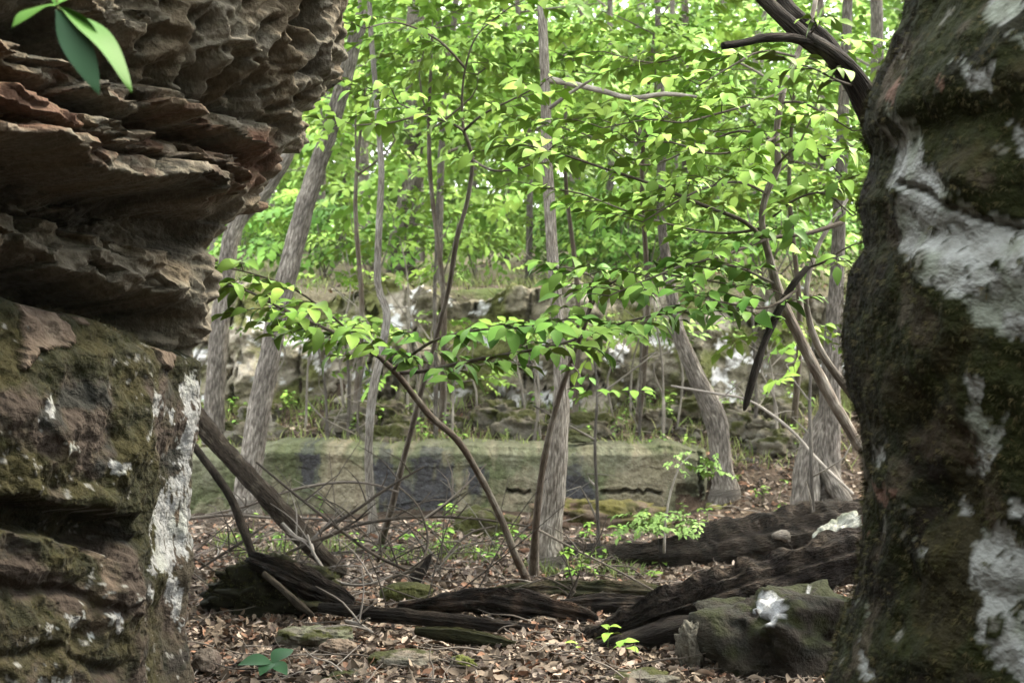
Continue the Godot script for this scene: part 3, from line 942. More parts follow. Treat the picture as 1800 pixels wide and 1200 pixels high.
func point_on(p: Array, t: float) -> Vector3:
	var f := clampf(t, 0.0, 0.999) * (p.size() - 1)
	return v3(p[int(f)]).lerp(v3(p[int(f) + 1]), f - int(f))

func leafy_branch(o: Node3D, pts: Array, r0: float, r1: float, leaf: float, gap: float, twig: float, kind: int, budget: Array, bare := 0.12, c0 := Color(0.10, 0.08, 0.06), c1 := Color(0.2, 0.18, 0.15)) -> void:
	var q := []
	for i in pts.size():
		q.append(v4(pts[i], lerpf(r0, r1, i / (pts.size() - 1.0))))
	part(o, "branch", tube(q, 7, 0.06, 0.12, c0, c1), M.smooth_bark)
	var s := spline(q, 0.03)
	var total := 0.0
	for i in range(1, s.size()):
		total += (v3(s[i]) - v3(s[i - 1])).length()
	var run := 0.0
	var next := total * bare
	var sgn := 1.0
	var xf := []
	var cols := []
	var twigs := SurfaceTool.new()
	for i in range(1, s.size()):
		var a := v3(s[i - 1])
		var b := v3(s[i])
		run += (b - a).length()
		if run < next and i < s.size() - 1:
			continue
		next = run + gap * rng.randf_range(0.6, 1.4)
		sgn = -sgn
		var dir := (b - a).normalized()
		var flat := Vector3(dir.x, 0, dir.z).normalized() if Vector2(dir.x, dir.z).length() > 0.15 else Vector3(rng.randfn(), 0, rng.randfn()).normalized()
		var tip := i == s.size() - 1
		var td := flat.rotated(Vector3.UP, (0.0 if tip else sgn * rng.randf_range(0.5, 1.2))) + Vector3.UP * rng.randf_range(-0.12, 0.32)
		var tl := twig * rng.randf_range(0.55, 1.25) * (1.0 - 0.35 * run / total)
		var t0 := b
		var t1 := b + td * tl * 0.5 + Vector3.UP * rng.randf_range(-0.01, 0.03)
		var t2 := b + td * tl + Vector3.DOWN * tl * rng.randf_range(0.0, 0.18)
		part(o, "twig", tube([v4(t0, 0.0028), v4(t1, 0.0022), v4(t2, 0.0012)], 4, 0.1, 0.0, c0, c0), M.smooth_bark)
		var m := maxi(3, int(tl / (leaf * 0.33)))
		for k in m + 1:
			var t := 0.2 + 0.8 * k / m
			var at := t0.lerp(t1, t * 2.0) if t < 0.5 else t1.lerp(t2, t * 2.0 - 1.0)
			var sd := 1.0 if k % 2 else -1.0
			var tdf := Vector3(td.x, 0, td.z).normalized()
			var ld := tdf.rotated(Vector3.UP, (0.0 if k == m else sd * rng.randf_range(0.5, 1.25))) + Vector3.DOWN * (rng.randf_range(-0.15, 0.35) if rng.randf() < 0.82 else rng.randf_range(0.4, 1.3))
			xf.append(aim(ld, Vector3(rng.randfn() * 0.4, 1, rng.randfn() * 0.4), leaf * (0.84 if leaf < 0.12 else 0.95) * rng.randf_range(0.45, 1.25), at))
			cols.append(leaf_color(kind))
	var rest := []
	var rest_c := []
	for i in xf.size():
		if budget[0] > 0:
			budget[0] -= 1
			var l := part(o, "leaf", leaf_meshes[rng.randi() % leaf_meshes.size()], tinted(cols[i]))
			var w: Transform3D = xf[i]
			l.transform = Transform3D(w.basis, w.origin - o.position)
		else:
			rest.append(xf[i])
			rest_c.append(cols[i])
	if rest.size():
		for k in 3:
			var a := []
			var b := []
			for i in range(k, rest.size(), 3):
				a.append(rest[i])
				b.append(rest_c[i])
			if a.size():
				scatter(o, "foliage", leaf_meshes[(k * 2 + rest.size()) % leaf_meshes.size()], M.leaf, a, b)

var tints := {}
func tinted(c: Color) -> StandardMaterial3D:
	# a few leaf greens, shared between leaves
	var key := "%d_%d" % [int(c.r / 0.03), int(c.g / 0.04)]
	if not tints.has(key):
		var m: StandardMaterial3D = M.leaf.duplicate()
		m.albedo_color = Color(c.r, c.g, c.b).linear_to_srgb()
		tints[key] = m
	return tints[key]

func px3(list: Array) -> Array:
	var out := []
	for a in list:
		out.append(P(a[0], a[1], a[2]))
	return out

const GREY := Color(0.21, 0.19, 0.165)
const PALE := Color(0.36, 0.33, 0.29)
const BROWN := Color(0.12, 0.095, 0.075)
const DARK := Color(0.055, 0.045, 0.036)

func simple_tree(called: String, label: String, list: Array, c0: Color, c1: Color, top: float, sides := 14, group := "", furrow := 0.12) -> Array:
	var p := trunk_to_ground(list)
	var o := thing(called, label, "tree", v3(p[1]), group)
	if top > 0.0:
		p = extend_up(p, top)
	part(o, "trunk", tube(p, sides, 0.09, 0.12, c0, c1, furrow), M.bark)
	return [o, p]

func canopy(tree: Array, rad: Vector3, n: int, size: float, kind := 0, drop := 0.5) -> void:
	var o: Node3D = tree[0]
	var p: Array = tree[1]
	var top := v3(p[-1])
	for i in 5:
		var a := TAU * i / 5.0 + rng.randf()
		limb(o, point_on(p, 0.9 + 0.02 * i), top + Vector3(cos(a) * rad.x * 0.7, rng.randf_range(-0.8, 0.8), sin(a) * rad.z * 0.7), 0.035, GREY, PALE)
	crown(o, top + Vector3.DOWN * drop, rad, int(n * 0.55), size, far_sprays, kind)

func trees() -> void:
	# ---- trunks standing round the flat boulder
	var t := simple_tree("leaning_tree", "tall grey furrowed trunk leaning over beside the overhanging ledge", [[432, 870, 11.6, 58], [445, 780, 11.6, 54], [468, 650, 11.7, 50], [500, 500, 11.8, 46], [540, 350, 12.0, 43], [588, 200, 12.2, 39], [626, 60, 12.4, 34], [645, -20, 12.5, 32]], GREY, PALE, 9.0, 20, "", 0.2)
	canopy(t, Vector3(3.0, 1.6, 2.6), 500, 0.85)
	t = simple_tree("grey_tree", "straight mottled grey trunk half hidden by the ledge, behind the leaning tree", [[375, 770, 12.8, 46], [380, 640, 12.8, 45], [395, 500, 12.9, 42], [412, 400, 13.0, 38], [470, 330, 13.1, 32], [515, 240, 13.2, 28], [530, 60, 13.2, 24]], GREY, PALE, 9.5, 16)
	canopy(t, Vector3(2.6, 1.6, 2.4), 380, 0.85)
	t = simple_tree("pale_tree", "pale barked tree with a swollen foot and long bare side branch, behind the rotten log", [[962, 1005, 9.0, 66], [970, 900, 9.0, 56], [981, 780, 9.0, 47], [988, 680, 9.1, 36], [980, 560, 9.2, 30], [970, 430, 9.3, 26], [962, 280, 9.4, 25], [958, 140, 9.5, 22], [952, 0, 9.6, 20], [950, -40, 9.6, 19]], Color(0.33, 0.295, 0.25), Color(0.46, 0.425, 0.37), 8.5, 26)
	var o: Node3D = t[0]
	part(o, "branch", tube(px4([[966, 140, 9.5, 13], [1010, 148, 9.4, 11], [1060, 160, 9.3, 10], [1110, 172, 9.2, 9], [1170, 165, 9.1, 8], [1225, 170, 9.0, 5]]), 8, 0.08, 0.15, PALE, GREY), M.smooth_bark)
	part(o, "branch", tube(px4([[966, 190, 9.4, 8], [1000, 165, 9.3, 6], [1040, 140, 9.2, 4]]), 6, 0.08, 0.15, GREY, PALE), M.smooth_bark)
	part(o, "branch", tube(px4([[1120, 170, 9.2, 5], [1150, 185, 9.1, 4], [1180, 200, 9.0, 3]]), 5, 0.08, 0.1, PALE, GREY), M.smooth_bark)
	canopy(t, Vector3(2.6, 1.3, 2.4), 420, 0.8, 0, 0.0)
	t = simple_tree("crooked_tree", "crooked grey tree with a bend and mossy foot at the end of the flat boulder", [[1275, 895, 12.0, 50], [1270, 830, 12.0, 46], [1264, 765, 12.0, 48], [1256, 728, 12.0, 52], [1238, 690, 12.0, 44], [1215, 640, 12.0, 38], [1192, 580, 12.0, 30], [1178, 500, 12.0, 26], [1166, 420, 12.1, 22], [1160, 330, 12.2, 20], [1166, 240, 12.3, 18], [1160, 120, 12.4, 16]], GREY, PALE, 8.0, 18, "", 0.2)
	canopy(t, Vector3(2.4, 1.4, 2.4), 380, 0.8)
	part(t[0], "moss", boulder_mesh(P(1282, 905, 11.95), Vector3(0.24, 0.12, 0.2), 9.0, Color(0.09, 0.10, 0.025), Color(0.13, 0.10, 0.04)), M.moss)
	t = simple_tree("buttressed_tree", "grey tree with splayed roots standing above the far log", [[1455, 895, 11.4, 66], [1456, 820, 11.4, 56], [1458, 740, 11.4, 52], [1462, 650, 11.4, 46], [1470, 520, 11.5, 36], [1476, 380, 11.6, 30]], GREY, Color(0.3, 0.27, 0.24), 8.0, 16)
	for a in [[1402, 905, -1], [1420, 912, 0], [1485, 905, 1]]:
		var g := on_ground(a[0], 11.2)
		part(t[0], "root", tube([v4(g + Vector3(0, -0.08, 0.05), 0.10), v4(g + Vector3(0.02, 0.1, 0), 0.085), v4(P(1430 + 14 * a[2], 800, 11.35), 0.07), v4(P(1452, 720, 11.4), 0.05)], 9, 0.06, 0.15, GREY, PALE, 0.15), M.bark)
	canopy(t, Vector3(2.4, 1.4, 2.4), 300, 0.8)
	t = simple_tree("slender_tree", "slender white mottled trunk with a bend, in front of the streaked boulder", [[655, 945, 10.4, 20], [650, 860, 10.4, 20], [648, 780, 10.4, 20], [655, 690, 10.4, 21], [672, 610, 10.5, 19], [680, 550, 10.5, 18], [664, 500, 10.6, 17], [666, 400, 10.6, 17], [670, 300, 10.7, 15], [662, 180, 10.8, 13], [652, 60, 10.9, 12], [648, -30, 11.0, 11]], PALE, Color(0.5, 0.48, 0.44), 6.5, 12, "", 0.05)
	canopy(t, Vector3(1.8, 1.1, 1.8), 180, 0.7)
	# ---- thin bare saplings
	var n := 0
	for a in [["sapling", "thin pale sapling stem just past the pale swollen trunk", [[1052, 985, 9.4, 9], [1050, 880, 9.4, 8], [1046, 780, 9.4, 8], [1050, 690, 9.5, 6], [1042, 600, 9.6, 5]]],
			["sapling", "leaning white sapling in front of the far log", [[1432, 955, 9.3, 10], [1428, 860, 9.3, 10], [1426, 770, 9.4, 10], [1424, 700, 9.5, 8], [1430, 600, 9.6, 6]]],
			["sapling", "thin straight pale sapling on the shelf behind the dark streaks", [[766, 745, 12.9, 11], [766, 640, 12.9, 10], [764, 520, 13, 9], [768, 420, 13, 8], [772, 320, 13, 7]]],
			["sapling", "bare twiggy sapling against the spotted cliff near the leaning tree", [[612, 750, 12.9, 8], [612, 650, 12.9, 7], [600, 560, 13, 5]]],
			["sapling", "slim bare sapling beside the crooked tree before the lichen cliff", [[1328, 780, 13.0, 10], [1330, 700, 13.0, 9], [1326, 600, 13.1, 7], [1318, 480, 13.2, 6]]],
			["sapling", "slim grey sapling growing from the mossy shelf above the plain boulder face", [[1125, 755, 12.9, 7], [1126, 660, 12.9, 6], [1128, 560, 13, 5]]],
			["sapling", "wispy sapling on the shelf above the tan stain", [[575, 745, 12.8, 7], [570, 670, 12.8, 6], [556, 600, 12.9, 4]]],
			["sapling", "low crooked sapling between the slender tree and the cliff", [[628, 752, 12.8, 6], [632, 690, 12.8, 5], [640, 640, 12.9, 4]]]]:
		var s := simple_tree(a[0], a[1], a[2], GREY, PALE, 0.0, 7, "", 0.05)
		var p: Array = s[1]
		for i in 4:
			var f := point_on(p, 0.4 + 0.14 * i)
			limb(s[0], f, f + Vector3(rng.randf_range(-0.3, 0.3), rng.randf_range(0.05, 0.3), rng.randf_range(-0.2, 0.2)), 0.008, GREY, PALE)
		crown(s[0], v3(p[-1]), Vector3(0.45, 0.3, 0.45), 14, 0.4, far_sprays, 0)
		n += 1

func thin_stems() -> void:
	for i in 22:
		var px := rng.randf_range(430, 1400)
		var d := rng.randf_range(12.6, 13.7)
		if absf(px - 1270.0) < 60.0:
			px -= 150.0
		var g := on_ground(px, d)
		var h := rng.randf_range(0.7, 1.9)
		var o := thing("bare_sapling", "thin bare pale stem standing before the lichen spotted cliff", "sapling", g, "thin bare stems before the cliff")
		var p := [v4(g + Vector3(0, -0.04, 0), 0.014), v4(g + Vector3(rng.randfn() * 0.04, h * 0.4, 0), 0.011), v4(g + Vector3(rng.randfn() * 0.09, h * 0.75, 0), 0.008), v4(g + Vector3(rng.randfn() * 0.14, h, 0), 0.003)]
		part(o, "trunk", tube(p, 6, 0.1, 0.1, GREY, Color(0.42, 0.39, 0.34)), M.smooth_bark)
		for k in 4:
			var f := point_on(p, rng.randf_range(0.4, 0.95))
			var e := f + Vector3(rng.randf_range(-0.4, 0.4), rng.randf_range(0.0, 0.3), rng.randf_range(-0.2, 0.2))
			limb(o, f, e, 0.005, GREY, PALE)
		crown(o, v3(p[-1]), Vector3(0.35, 0.25, 0.35), 6, 0.22, near_sprays, 0)

func trees_behind_camera() -> void:
	# the wood closes round the viewer too: these keep the near rock faces in shade
	for a in [[-4.2, 4.5, 0.16], [3.4, 5.0, 0.14], [0.6, 7.5, 0.18], [-2.0, 9.0, 0.15], [5.5, 1.5, 0.15], [3.0, 10.0, 0.16]]:
		var g := Vector3(a[0], gh(a[0], a[1]), a[1])
		var p := [v4(g + Vector3(0, -0.1, 0), a[2] * 1.5), v4(g + Vector3(0, 0.3, 0), a[2]), v4(g + Vector3(0.1, 3.0, 0), a[2] * 0.8), v4(g + Vector3(0.0, 6.5, 0.1), a[2] * 0.5)]
		var o := thing("sheltering_tree", "leafy tree standing in the wood facing the two outcrops", "tree", g, "trees facing the outcrops")
		part(o, "trunk", tube(p, 14, 0.2, 0.12, GREY, PALE, 0.12), M.bark)
		for i in 6:
			var f := point_on(p, 0.4 + 0.09 * i)
			limb(o, f, f + Vector3(rng.randfn() * 1.4, 0.6, rng.randfn() * 1.4), 0.04, GREY, BROWN)
		crown(o, g + Vector3(0, 4.6, 0), Vector3(2.6, 3.0, 2.4), 620, 0.9, far_sprays, 1)

func boulder_mesh(at: Vector3, rad: Vector3, seed_: float, c0: Color, c1: Color, res := 28) -> ArrayMesh:
	var v := PackedVector3Array()
	var c := PackedColorArray()
	var hh := res * 2 / 3
	for j in hh:
		var th := PI * j / (hh - 1.0)
		for i in res + 1:
			var ph := TAU * (i % res) / res
			var o := Vector3(sin(th) * cos(ph), -cos(th), sin(th) * sin(ph))
			v.append(at + o * rad * (1.0 + 0.5 * NA.get_noise_3dv(o * 2.0 + Vector3(seed_, 0, 0)) + 0.3 * NB.get_noise_3dv(o * 0.4 + Vector3(seed_, 0, 0))))
			c.append(c0.lerp(c1, smoothstep(-0.1, 0.3, NA.get_noise_3dv(o * 5.0 + Vector3(seed_, 0, 0)))))
	return grid_mesh(v, c, res + 1, hh, true)

func wood_behind() -> void:
	# trunks on the slope above the cliff
	var rows := [[705, 19.0, 44, 4, "broad pale trunk rising above the cliff behind the slender white tree"], [1548, 17.0, 28, -2, "grey trunk showing past the rim of the tall moss boulder"], [770, 16.2, 14, 3, "thin dark trunk on the cliff top beside the broad pale trunk"], [888, 24.0, 12, 0, ""], [1120, 26.0, 22, 1, ""], [560, 23.0, 20, 2, ""], [1220, 21.0, 18, -2, ""], [1330, 27.0, 26, 1, ""], [640, 30.0, 22, -1, ""], [1010, 33.0, 22, 1, ""], [830, 36.0, 18, 0, ""], [470, 26.0, 20, 1, ""], [1430, 24.0, 20, 2, ""], [930, 18.5, 12, -2, ""], [1065, 19.5, 14, 2, ""], [740, 28.0, 16, 1, ""], [1270, 34.0, 18, 0, ""], [1180, 30.0, 15, 1, ""], [600, 38.0, 18, 0, ""], [1600, 28.0, 22, 0, ""], [380, 31.0, 20, 0, ""]]
	var k := 0
	for a in rows:
		var d: float = a[1]
		var g := on_ground(a[0], d)
		var r: float = a[2] * 0.5 / 600.0 * T * d
		var lean: float = a[3] * 0.02
		var p := [v4(g + Vector3(0, -0.1, 0), r * 1.6), v4(g + Vector3(0, 0.25, 0), r * 1.1)]
		for i in range(1, 6):
			p.append(v4(g + Vector3(lean * i * 1.6 + 0.06 * sin(i * 2.0 + d), i * 1.9, 0.08 * cos(i * 1.3 + d)), r * (1.0 - 0.13 * i)))
		var label: String = a[4]
		var o := thing("woodland_tree", label if label else "slim grey tree with bright green leaves in the wood above the cliff", "tree", g, "" if label else "slim trees in the wood above the cliff")
		part(o, "trunk", tube(p, 10, 0.2, 0.1, GREY if k % 3 else BROWN, PALE, 0.1), M.bark)
		for i in 7:
			var f := point_on(p, 0.3 + 0.095 * i)
			var ang := rng.randf() * TAU
			limb(o, f, f + Vector3(cos(ang) * 1.3, rng.randf_range(0.1, 0.8), sin(ang) * 1.3), 0.02, GREY, BROWN)
		var top := v3(p[-1])
		var see := EYE + T * d * 1.05
		var mid := (g.y + 1.2 + see) * 0.5
		crown(o, Vector3(lerpf(g.x, top.x, 0.4), mid, g.z), Vector3(1.9, maxf(1.0, (see - g.y) * 0.5), 1.7), 130, 0.55 + d * 0.007, far_sprays, 0)
		k += 1
	# young trees in front of the cliff, their layered leaves filling the gap above it
	for a in [[1120, 10.6, [[1150, 60, 1.3, 0.55], [1060, 130, 0.9, 0.35], [1250, 150, 0.9, 0.4]], "young tree with layered bright leaves beyond the pale trunk's bare branch"], [775, 11.2, [[760, 50, 1.2, 0.6], [840, 130, 0.8, 0.4]], "young leafy tree beside the broad pale trunk above the forked stem"], [1395, 11.0, [[1400, 120, 1.2, 0.7], [1330, 220, 1.0, 0.5], [1440, 300, 0.9, 0.5], [1260, 330, 0.9, 0.4]], "young leafy tree behind the scaly bent stem"], [620, 12.6, [[640, 170, 1.0, 0.8], [690, 60, 1.0, 0.5]], "young leafy tree between the leaning trunk and the slender one"], [1010, 12.4, [[1000, 90, 1.4, 0.5], [930, 230, 1.0, 0.4], [1090, 290, 1.0, 0.35]], "young leafy tree rising past the crooked tree's crown"]]:
		var d: float = a[1]
		var g := on_ground(a[0], 13.3)
		var c0: Vector3 = P(a[2][0][0], a[2][0][1], d)
		var o := thing("young_tree", a[3], "tree", g)
		var p := [v4(g + Vector3(0, -0.05, 0), 0.035), v4(g.lerp(c0, 0.35) + Vector3(0.05, 0, 0), 0.026), v4(g.lerp(c0, 0.7) + Vector3(-0.05, 0, 0), 0.02), v4(c0, 0.01)]
		part(o, "trunk", tube(p, 8, 0.15, 0.1, BROWN, GREY, 0.05), M.smooth_bark)
		for b in a[2]:
			var at: Vector3 = P(b[0], b[1], d)
			limb(o, point_on(p, 0.75), at, 0.012, BROWN, GREY)
			for q in 4:
				var e := at + Vector3(rng.randf_range(-1, 1) * b[2] * 0.8, rng.randf_range(-0.5, 0.5) * b[3], rng.randf_range(-0.5, 0.5))
				limb(o, at, e, 0.006, BROWN, GREY)
			crown(o, at, Vector3(b[2], b[3] * 0.8, 0.9), 46, 0.34, near_sprays, 0)
	# low leafy understorey on the cliff top: small shrubs, each its own thing
	for i in 44:
		var d := rng.randf_range(15.2, 25.0)
		var px := rng.randf_range(360, 1560)
		var g := on_ground(px, d)
		var o := thing("understorey_shrub", "small green leafy shrub growing on the slope above the cliff", "shrub", g, "shrubs on the slope above the cliff")
		for q in 3:
			limb(o, g, g + Vector3(rng.randf_range(-0.4, 0.4), rng.randf_range(0.6, 1.3), rng.randf_range(-0.3, 0.3)), 0.012, GREY, BROWN)
		crown(o, g + Vector3(0, 0.75, 0), Vector3(0.8, 0.6, 0.7), 42, 0.5, far_sprays, i % 2)
	# the wood beyond, one mass of leaves
	for s in far_sprays.size():
		var xf := []
		var cols := []
		for i in 5400:
			var d := rng.randf_range(34.0, 68.0)
			var half := d * T * 1.5 * 1.15
			var at := Vector3(rng.randf_range(-half, half), 0, -d)
			var g := gh(at.x, at.z)
			at.y = g + 0.2 + pow(rng.randf(), 1.25) * (d * T * 1.15 + 1.5 - g)
			if NA.get_noise_3dv(at * 0.35) < -0.20 and at.y > g + 3.0:
				continue
			xf.append(aim(Vector3(rng.randfn(), rng.randf_range(-0.6, 0.2), rng.randfn()), Vector3(rng.randfn() * 0.5, 1, rng.randfn() * 0.5), rng.randf_range(0.9, 1.5), at))
			cols.append(leaf_color(0))
		var o := scatter(self, "distant_wood", far_sprays[s], M.leaf, xf, cols)
		o.set_meta("label", "green mass of leaves in the wood beyond the cliff")
		o.set_meta("category", "wood")
		o.set_meta("group", "far leaves of the wood")

func near_trees() -> void:
	# ---- leaning sapling with two leafy arms
	var base := G(926, 1032)
	var o := thing("arching_sapling", "dark slanting sapling arching over the brush with one long leafy arm to each side", "tree", base)
	part(o, "trunk", tube([v4(base + Vector3(0, -0.06, 0), 0.045), v4(base + Vector3(-0.01, 0.06, 0), 0.028)] + px4([[905, 975, 8.1, 20], [880, 910, 8.0, 18], [845, 840, 7.8, 17], [805, 775, 7.6, 17], [760, 735, 7.4, 17], [735, 705, 7.3, 17], [700, 660, 7.15, 15], [668, 628, 7.05, 13]], 0.72), 10, 0.04, 0.15, Color(0.11, 0.09, 0.07), Color(0.19, 0.17, 0.14), 0.1), M.smooth_bark)
	var budget := [230]
	leafy_branch(o, px3([[668, 628, 7.05], [620, 600, 6.9], [560, 572, 6.8], [500, 545, 6.7], [450, 518, 6.6], [400, 500, 6.5]]), 0.012, 0.004, 0.122, 0.05, 0.38, 0, budget, 0.0)
	leafy_branch(o, px3([[706, 655, 7.15], [745, 652, 7.0], [800, 640, 6.9], [860, 628, 6.8], [930, 616, 6.7], [1000, 600, 6.6], [1080, 572, 6.5], [1160, 552, 6.4], [1260, 546, 6.3]]), 0.012, 0.004, 0.122, 0.06, 0.34, 1, budget, 0.08)
	leafy_branch(o, px3([[690, 650, 7.1], [760, 600, 6.9], [840, 580, 6.8], [920, 575, 6.7], [1000, 560, 6.6]]), 0.009, 0.003, 0.122, 0.06, 0.32, 1, budget, 0.1)
	leafy_branch(o, px3([[640, 612, 6.95], [600, 570, 6.8], [520, 510, 6.7], [440, 480, 6.6], [390, 470, 6.55]]), 0.007, 0.003, 0.12, 0.055, 0.3, 0, budget, 0.1)
	# ---- dark stem against the pale trunk
	base = G(938, 1022)
	o = thing("dark_sapling", "dark slim stem leaning against the light side of the pale swollen trunk", "tree", base)
	part(o, "trunk", tube([v4(base + Vector3(0, -0.06, 0), 0.05), v4(base + Vector3(0, 0.06, 0), 0.036)] + px4([[942, 930, 8.3, 18], [950, 850, 8.2, 17], [964, 770, 8.1, 16], [985, 690, 8.0, 14], [1010, 620, 7.8, 12], [1032, 560, 7.6, 10], [1045, 490, 7.4, 8]], 0.75), 9, 0.04, 0.15, Color(0.11, 0.09, 0.07), Color(0.2, 0.18, 0.15), 0.1), M.smooth_bark)
	budget = [120]
	leafy_branch(o, px3([[1032, 560, 7.6], [1050, 520, 7.3], [1090, 490, 7.0], [1150, 480, 6.8], [1220, 490, 6.6], [1290, 500, 6.5]]), 0.009, 0.003, 0.122, 0.075, 0.3, 1, budget, 0.1)
	leafy_branch(o, px3([[1045, 490, 7.4], [1030, 480, 7.1], [1000, 470, 6.9], [975, 470, 6.8]]), 0.006, 0.003, 0.122, 0.08, 0.26, 1, budget, 0.2)
	leafy_branch(o, px3([[1005, 640, 7.8], [1020, 660, 7.6], [1015, 680, 7.5]]), 0.005, 0.002, 0.1, 0.1, 0.18, 1, budget, 0.3)
	# ---- forked stem rising behind the arms
	base = G(668, 972)
	o = thing("forked_sapling", "thin dark stem crossing the streaked boulder and reappearing above the leafy arms", "tree", base)
	part(o, "trunk", tube([v4(base + Vector3(0, -0.06, 0), 0.04), v4(base + Vector3(0, 0.05, 0), 0.033)] + px4([[685, 905, 9.2, 15], [702, 835, 9.0, 14], [722, 760, 8.8, 13], [740, 690, 8.6, 12], [765, 600, 8.4, 11], [788, 510, 8.2, 11], [803, 420, 8.0, 11], [822, 350, 7.9, 10], [830, 280, 7.8, 9], [815, 230, 7.7, 8]], 0.8), 9, 0.05, 0.15, Color(0.12, 0.1, 0.08), Color(0.2, 0.18, 0.15), 0.1), M.smooth_bark)
	budget = [200]
	leafy_branch(o, px3([[815, 230, 7.7], [790, 215, 7.5], [740, 203, 7.3], [690, 215, 7.1], [620, 220, 6.9]]), 0.009, 0.003, 0.13, 0.13, 0.32, 0, budget, 0.1)
	leafy_branch(o, px3([[740, 203, 7.3], [720, 190, 7.2], [700, 180, 7.0], [690, 160, 6.9]]), 0.006, 0.003, 0.12, 0.11, 0.3, 0, budget, 0.2)
	leafy_branch(o, px3([[815, 230, 7.7], [850, 200, 7.5], [900, 175, 7.3], [950, 150, 7.1]]), 0.009, 0.003, 0.13, 0.12, 0.34, 0, budget, 0.1)
	leafy_branch(o, px3([[830, 280, 7.8], [870, 300, 7.5], [930, 290, 7.3], [980, 250, 7.0]]), 0.008, 0.003, 0.12, 0.11, 0.3, 0, budget, 0.2)
	leafy_branch(o, px3([[815, 230, 7.7], [812, 180, 7.7], [818, 120, 7.6], [840, 60, 7.5], [900, 10, 7.4]]), 0.009, 0.003, 0.12, 0.15, 0.34, 0, budget, 0.2)
	leafy_branch(o, px3([[818, 120, 7.6], [770, 70, 7.4], [700, 40, 7.2], [640, 50, 7.0]]), 0.008, 0.003, 0.11, 0.16, 0.3, 0, budget, 0.2)
	# ---- many stemmed tree behind the moss boulder
	base = on_ground(1560, 6.4)
	o = thing("many_stemmed_tree", "scaly bent stem rising behind the moss boulder with wide sprays of bright green leaves", "tree", base)
	var bc := Color(0.17, 0.14, 0.115)
	var bp := Color(0.32, 0.29, 0.25)
	part(o, "trunk", tube([v4(base + Vector3(0, -0.06, 0), 0.06), v4(base + Vector3(-0.02, 0.1, 0), 0.045)] + px4([[1530, 830, 6.4, 26], [1505, 775, 6.4, 25], [1450, 680, 6.4, 24], [1410, 600, 6.4, 23], [1375, 530, 6.4, 22], [1355, 460, 6.4, 19], [1340, 390, 6.4, 17], [1348, 340, 6.4, 17], [1368, 290, 6.4, 17], [1366, 230, 6.4, 15], [1378, 160, 6.4, 14], [1400, 100, 6.5, 12], [1425, 40, 6.5, 11], [1440, -30, 6.6, 10]], 0.8), 11, 0.035, 0.22, bc, bp, 0.2, 16.0), M.smooth_bark)
	part(o, "broken_stem", tube(px4([[1308, 722, 6.2, 3], [1312, 708, 6.2, 15], [1325, 660, 6.2, 19], [1345, 600, 6.25, 19], [1370, 545, 6.3, 18], [1395, 500, 6.3, 17], [1420, 470, 6.35, 14]], 0.75), 10, 0.03, 0.2, Color(0.07, 0.058, 0.045), Color(0.12, 0.1, 0.085), 0.2), M.bark)
	part(o, "stem", tube(px4([[1520, 720, 6.6, 20], [1480, 670, 6.6, 19], [1445, 620, 6.6, 17], [1425, 570, 6.6, 15], [1418, 510, 6.6, 12], [1440, 430, 6.7, 10], [1490, 350, 6.8, 7]], 0.8), 9, 0.04, 0.2, Color(0.14, 0.12, 0.1), bp, 0.15), M.smooth_bark)
	budget = [300]
	var up := [[[1345, 425, 6.4], [1310, 390, 6.3], [1230, 358, 6.2], [1150, 325, 6.1], [1060, 295, 6.0], [1000, 275, 6.0], [930, 256, 6.0]],
		[[1480, 392, 6.6], [1420, 410, 6.5], [1350, 420, 6.4], [1270, 450, 6.2], [1200, 467, 6.1], [1130, 495, 6.0], [1070, 520, 5.9]],
		[[1365, 500, 6.4], [1300, 470, 6.2], [1260, 470, 6.1], [1200, 505, 6.0], [1120, 520, 6.0]],
		[[1366, 240, 6.4], [1320, 260, 6.2], [1250, 270, 6.0], [1180, 250, 5.9], [1110, 250, 5.8]],
		[[1378, 160, 6.4], [1330, 180, 6.2], [1260, 200, 6.1], [1200, 215, 6.0], [1140, 210, 5.9], [1060, 225, 5.8]],
		[[1348, 340, 6.4], [1300, 320, 6.2], [1240, 330, 5.9], [1180, 360, 5.8], [1130, 390, 5.8]],
		[[1366, 290, 6.4], [1400, 260, 6.2], [1440, 270, 6.0], [1490, 320, 5.9]],
		[[1360, 380, 6.4], [1400, 350, 6.2], [1450, 340, 6.0], [1500, 380, 6.0]],
		[[1400, 100, 6.5], [1340, 90, 6.3], [1280, 120, 6.2], [1230, 150, 6.1]],
		[[1425, 40, 6.5], [1460, 80, 6.3], [1480, 150, 6.1], [1470, 210, 6.0]],
		[[1378, 180, 6.4], [1410, 180, 6.2], [1450, 200, 6.0], [1500, 230, 6.0]],
		[[1420, 470, 6.4], [1450, 460, 6.2], [1480, 440, 6.1], [1500, 430, 6.1]],
		[[1400, 510, 6.3], [1350, 540, 6.1], [1290, 535, 6.0], [1230, 520, 5.9]],
		[[1340, 400, 6.4], [1280, 410, 6.5], [1200, 400, 6.6], [1100, 370, 6.7], [1020, 340, 6.8], [950, 330, 6.8]],
		[[1366, 250, 6.4], [1300, 230, 6.6], [1220, 260, 6.8], [1130, 290, 7.0], [1040, 240, 7.1], [960, 220, 7.2]],
		[[1380, 160, 6.4], [1320, 120, 6.7], [1240, 90, 7.0], [1150, 110, 7.2], [1060, 90, 7.4]]]
	var i := 0
	for b in up:
		leafy_branch(o, px3(b), 0.012 if i < 2 else 0.007, 0.003, 0.108, 0.08, 0.34, 0 if i != 1 and i != 2 and i != 12 else 1, budget, 0.14)
		i += 1
	# ---- heavy limb leaning out from behind the moss boulder
	base = on_ground(1660, 4.95)
	o = thing("dark_limb_tree", "dark rough forked limb with a broken stub, leaning out from behind the moss boulder", "tree", base)
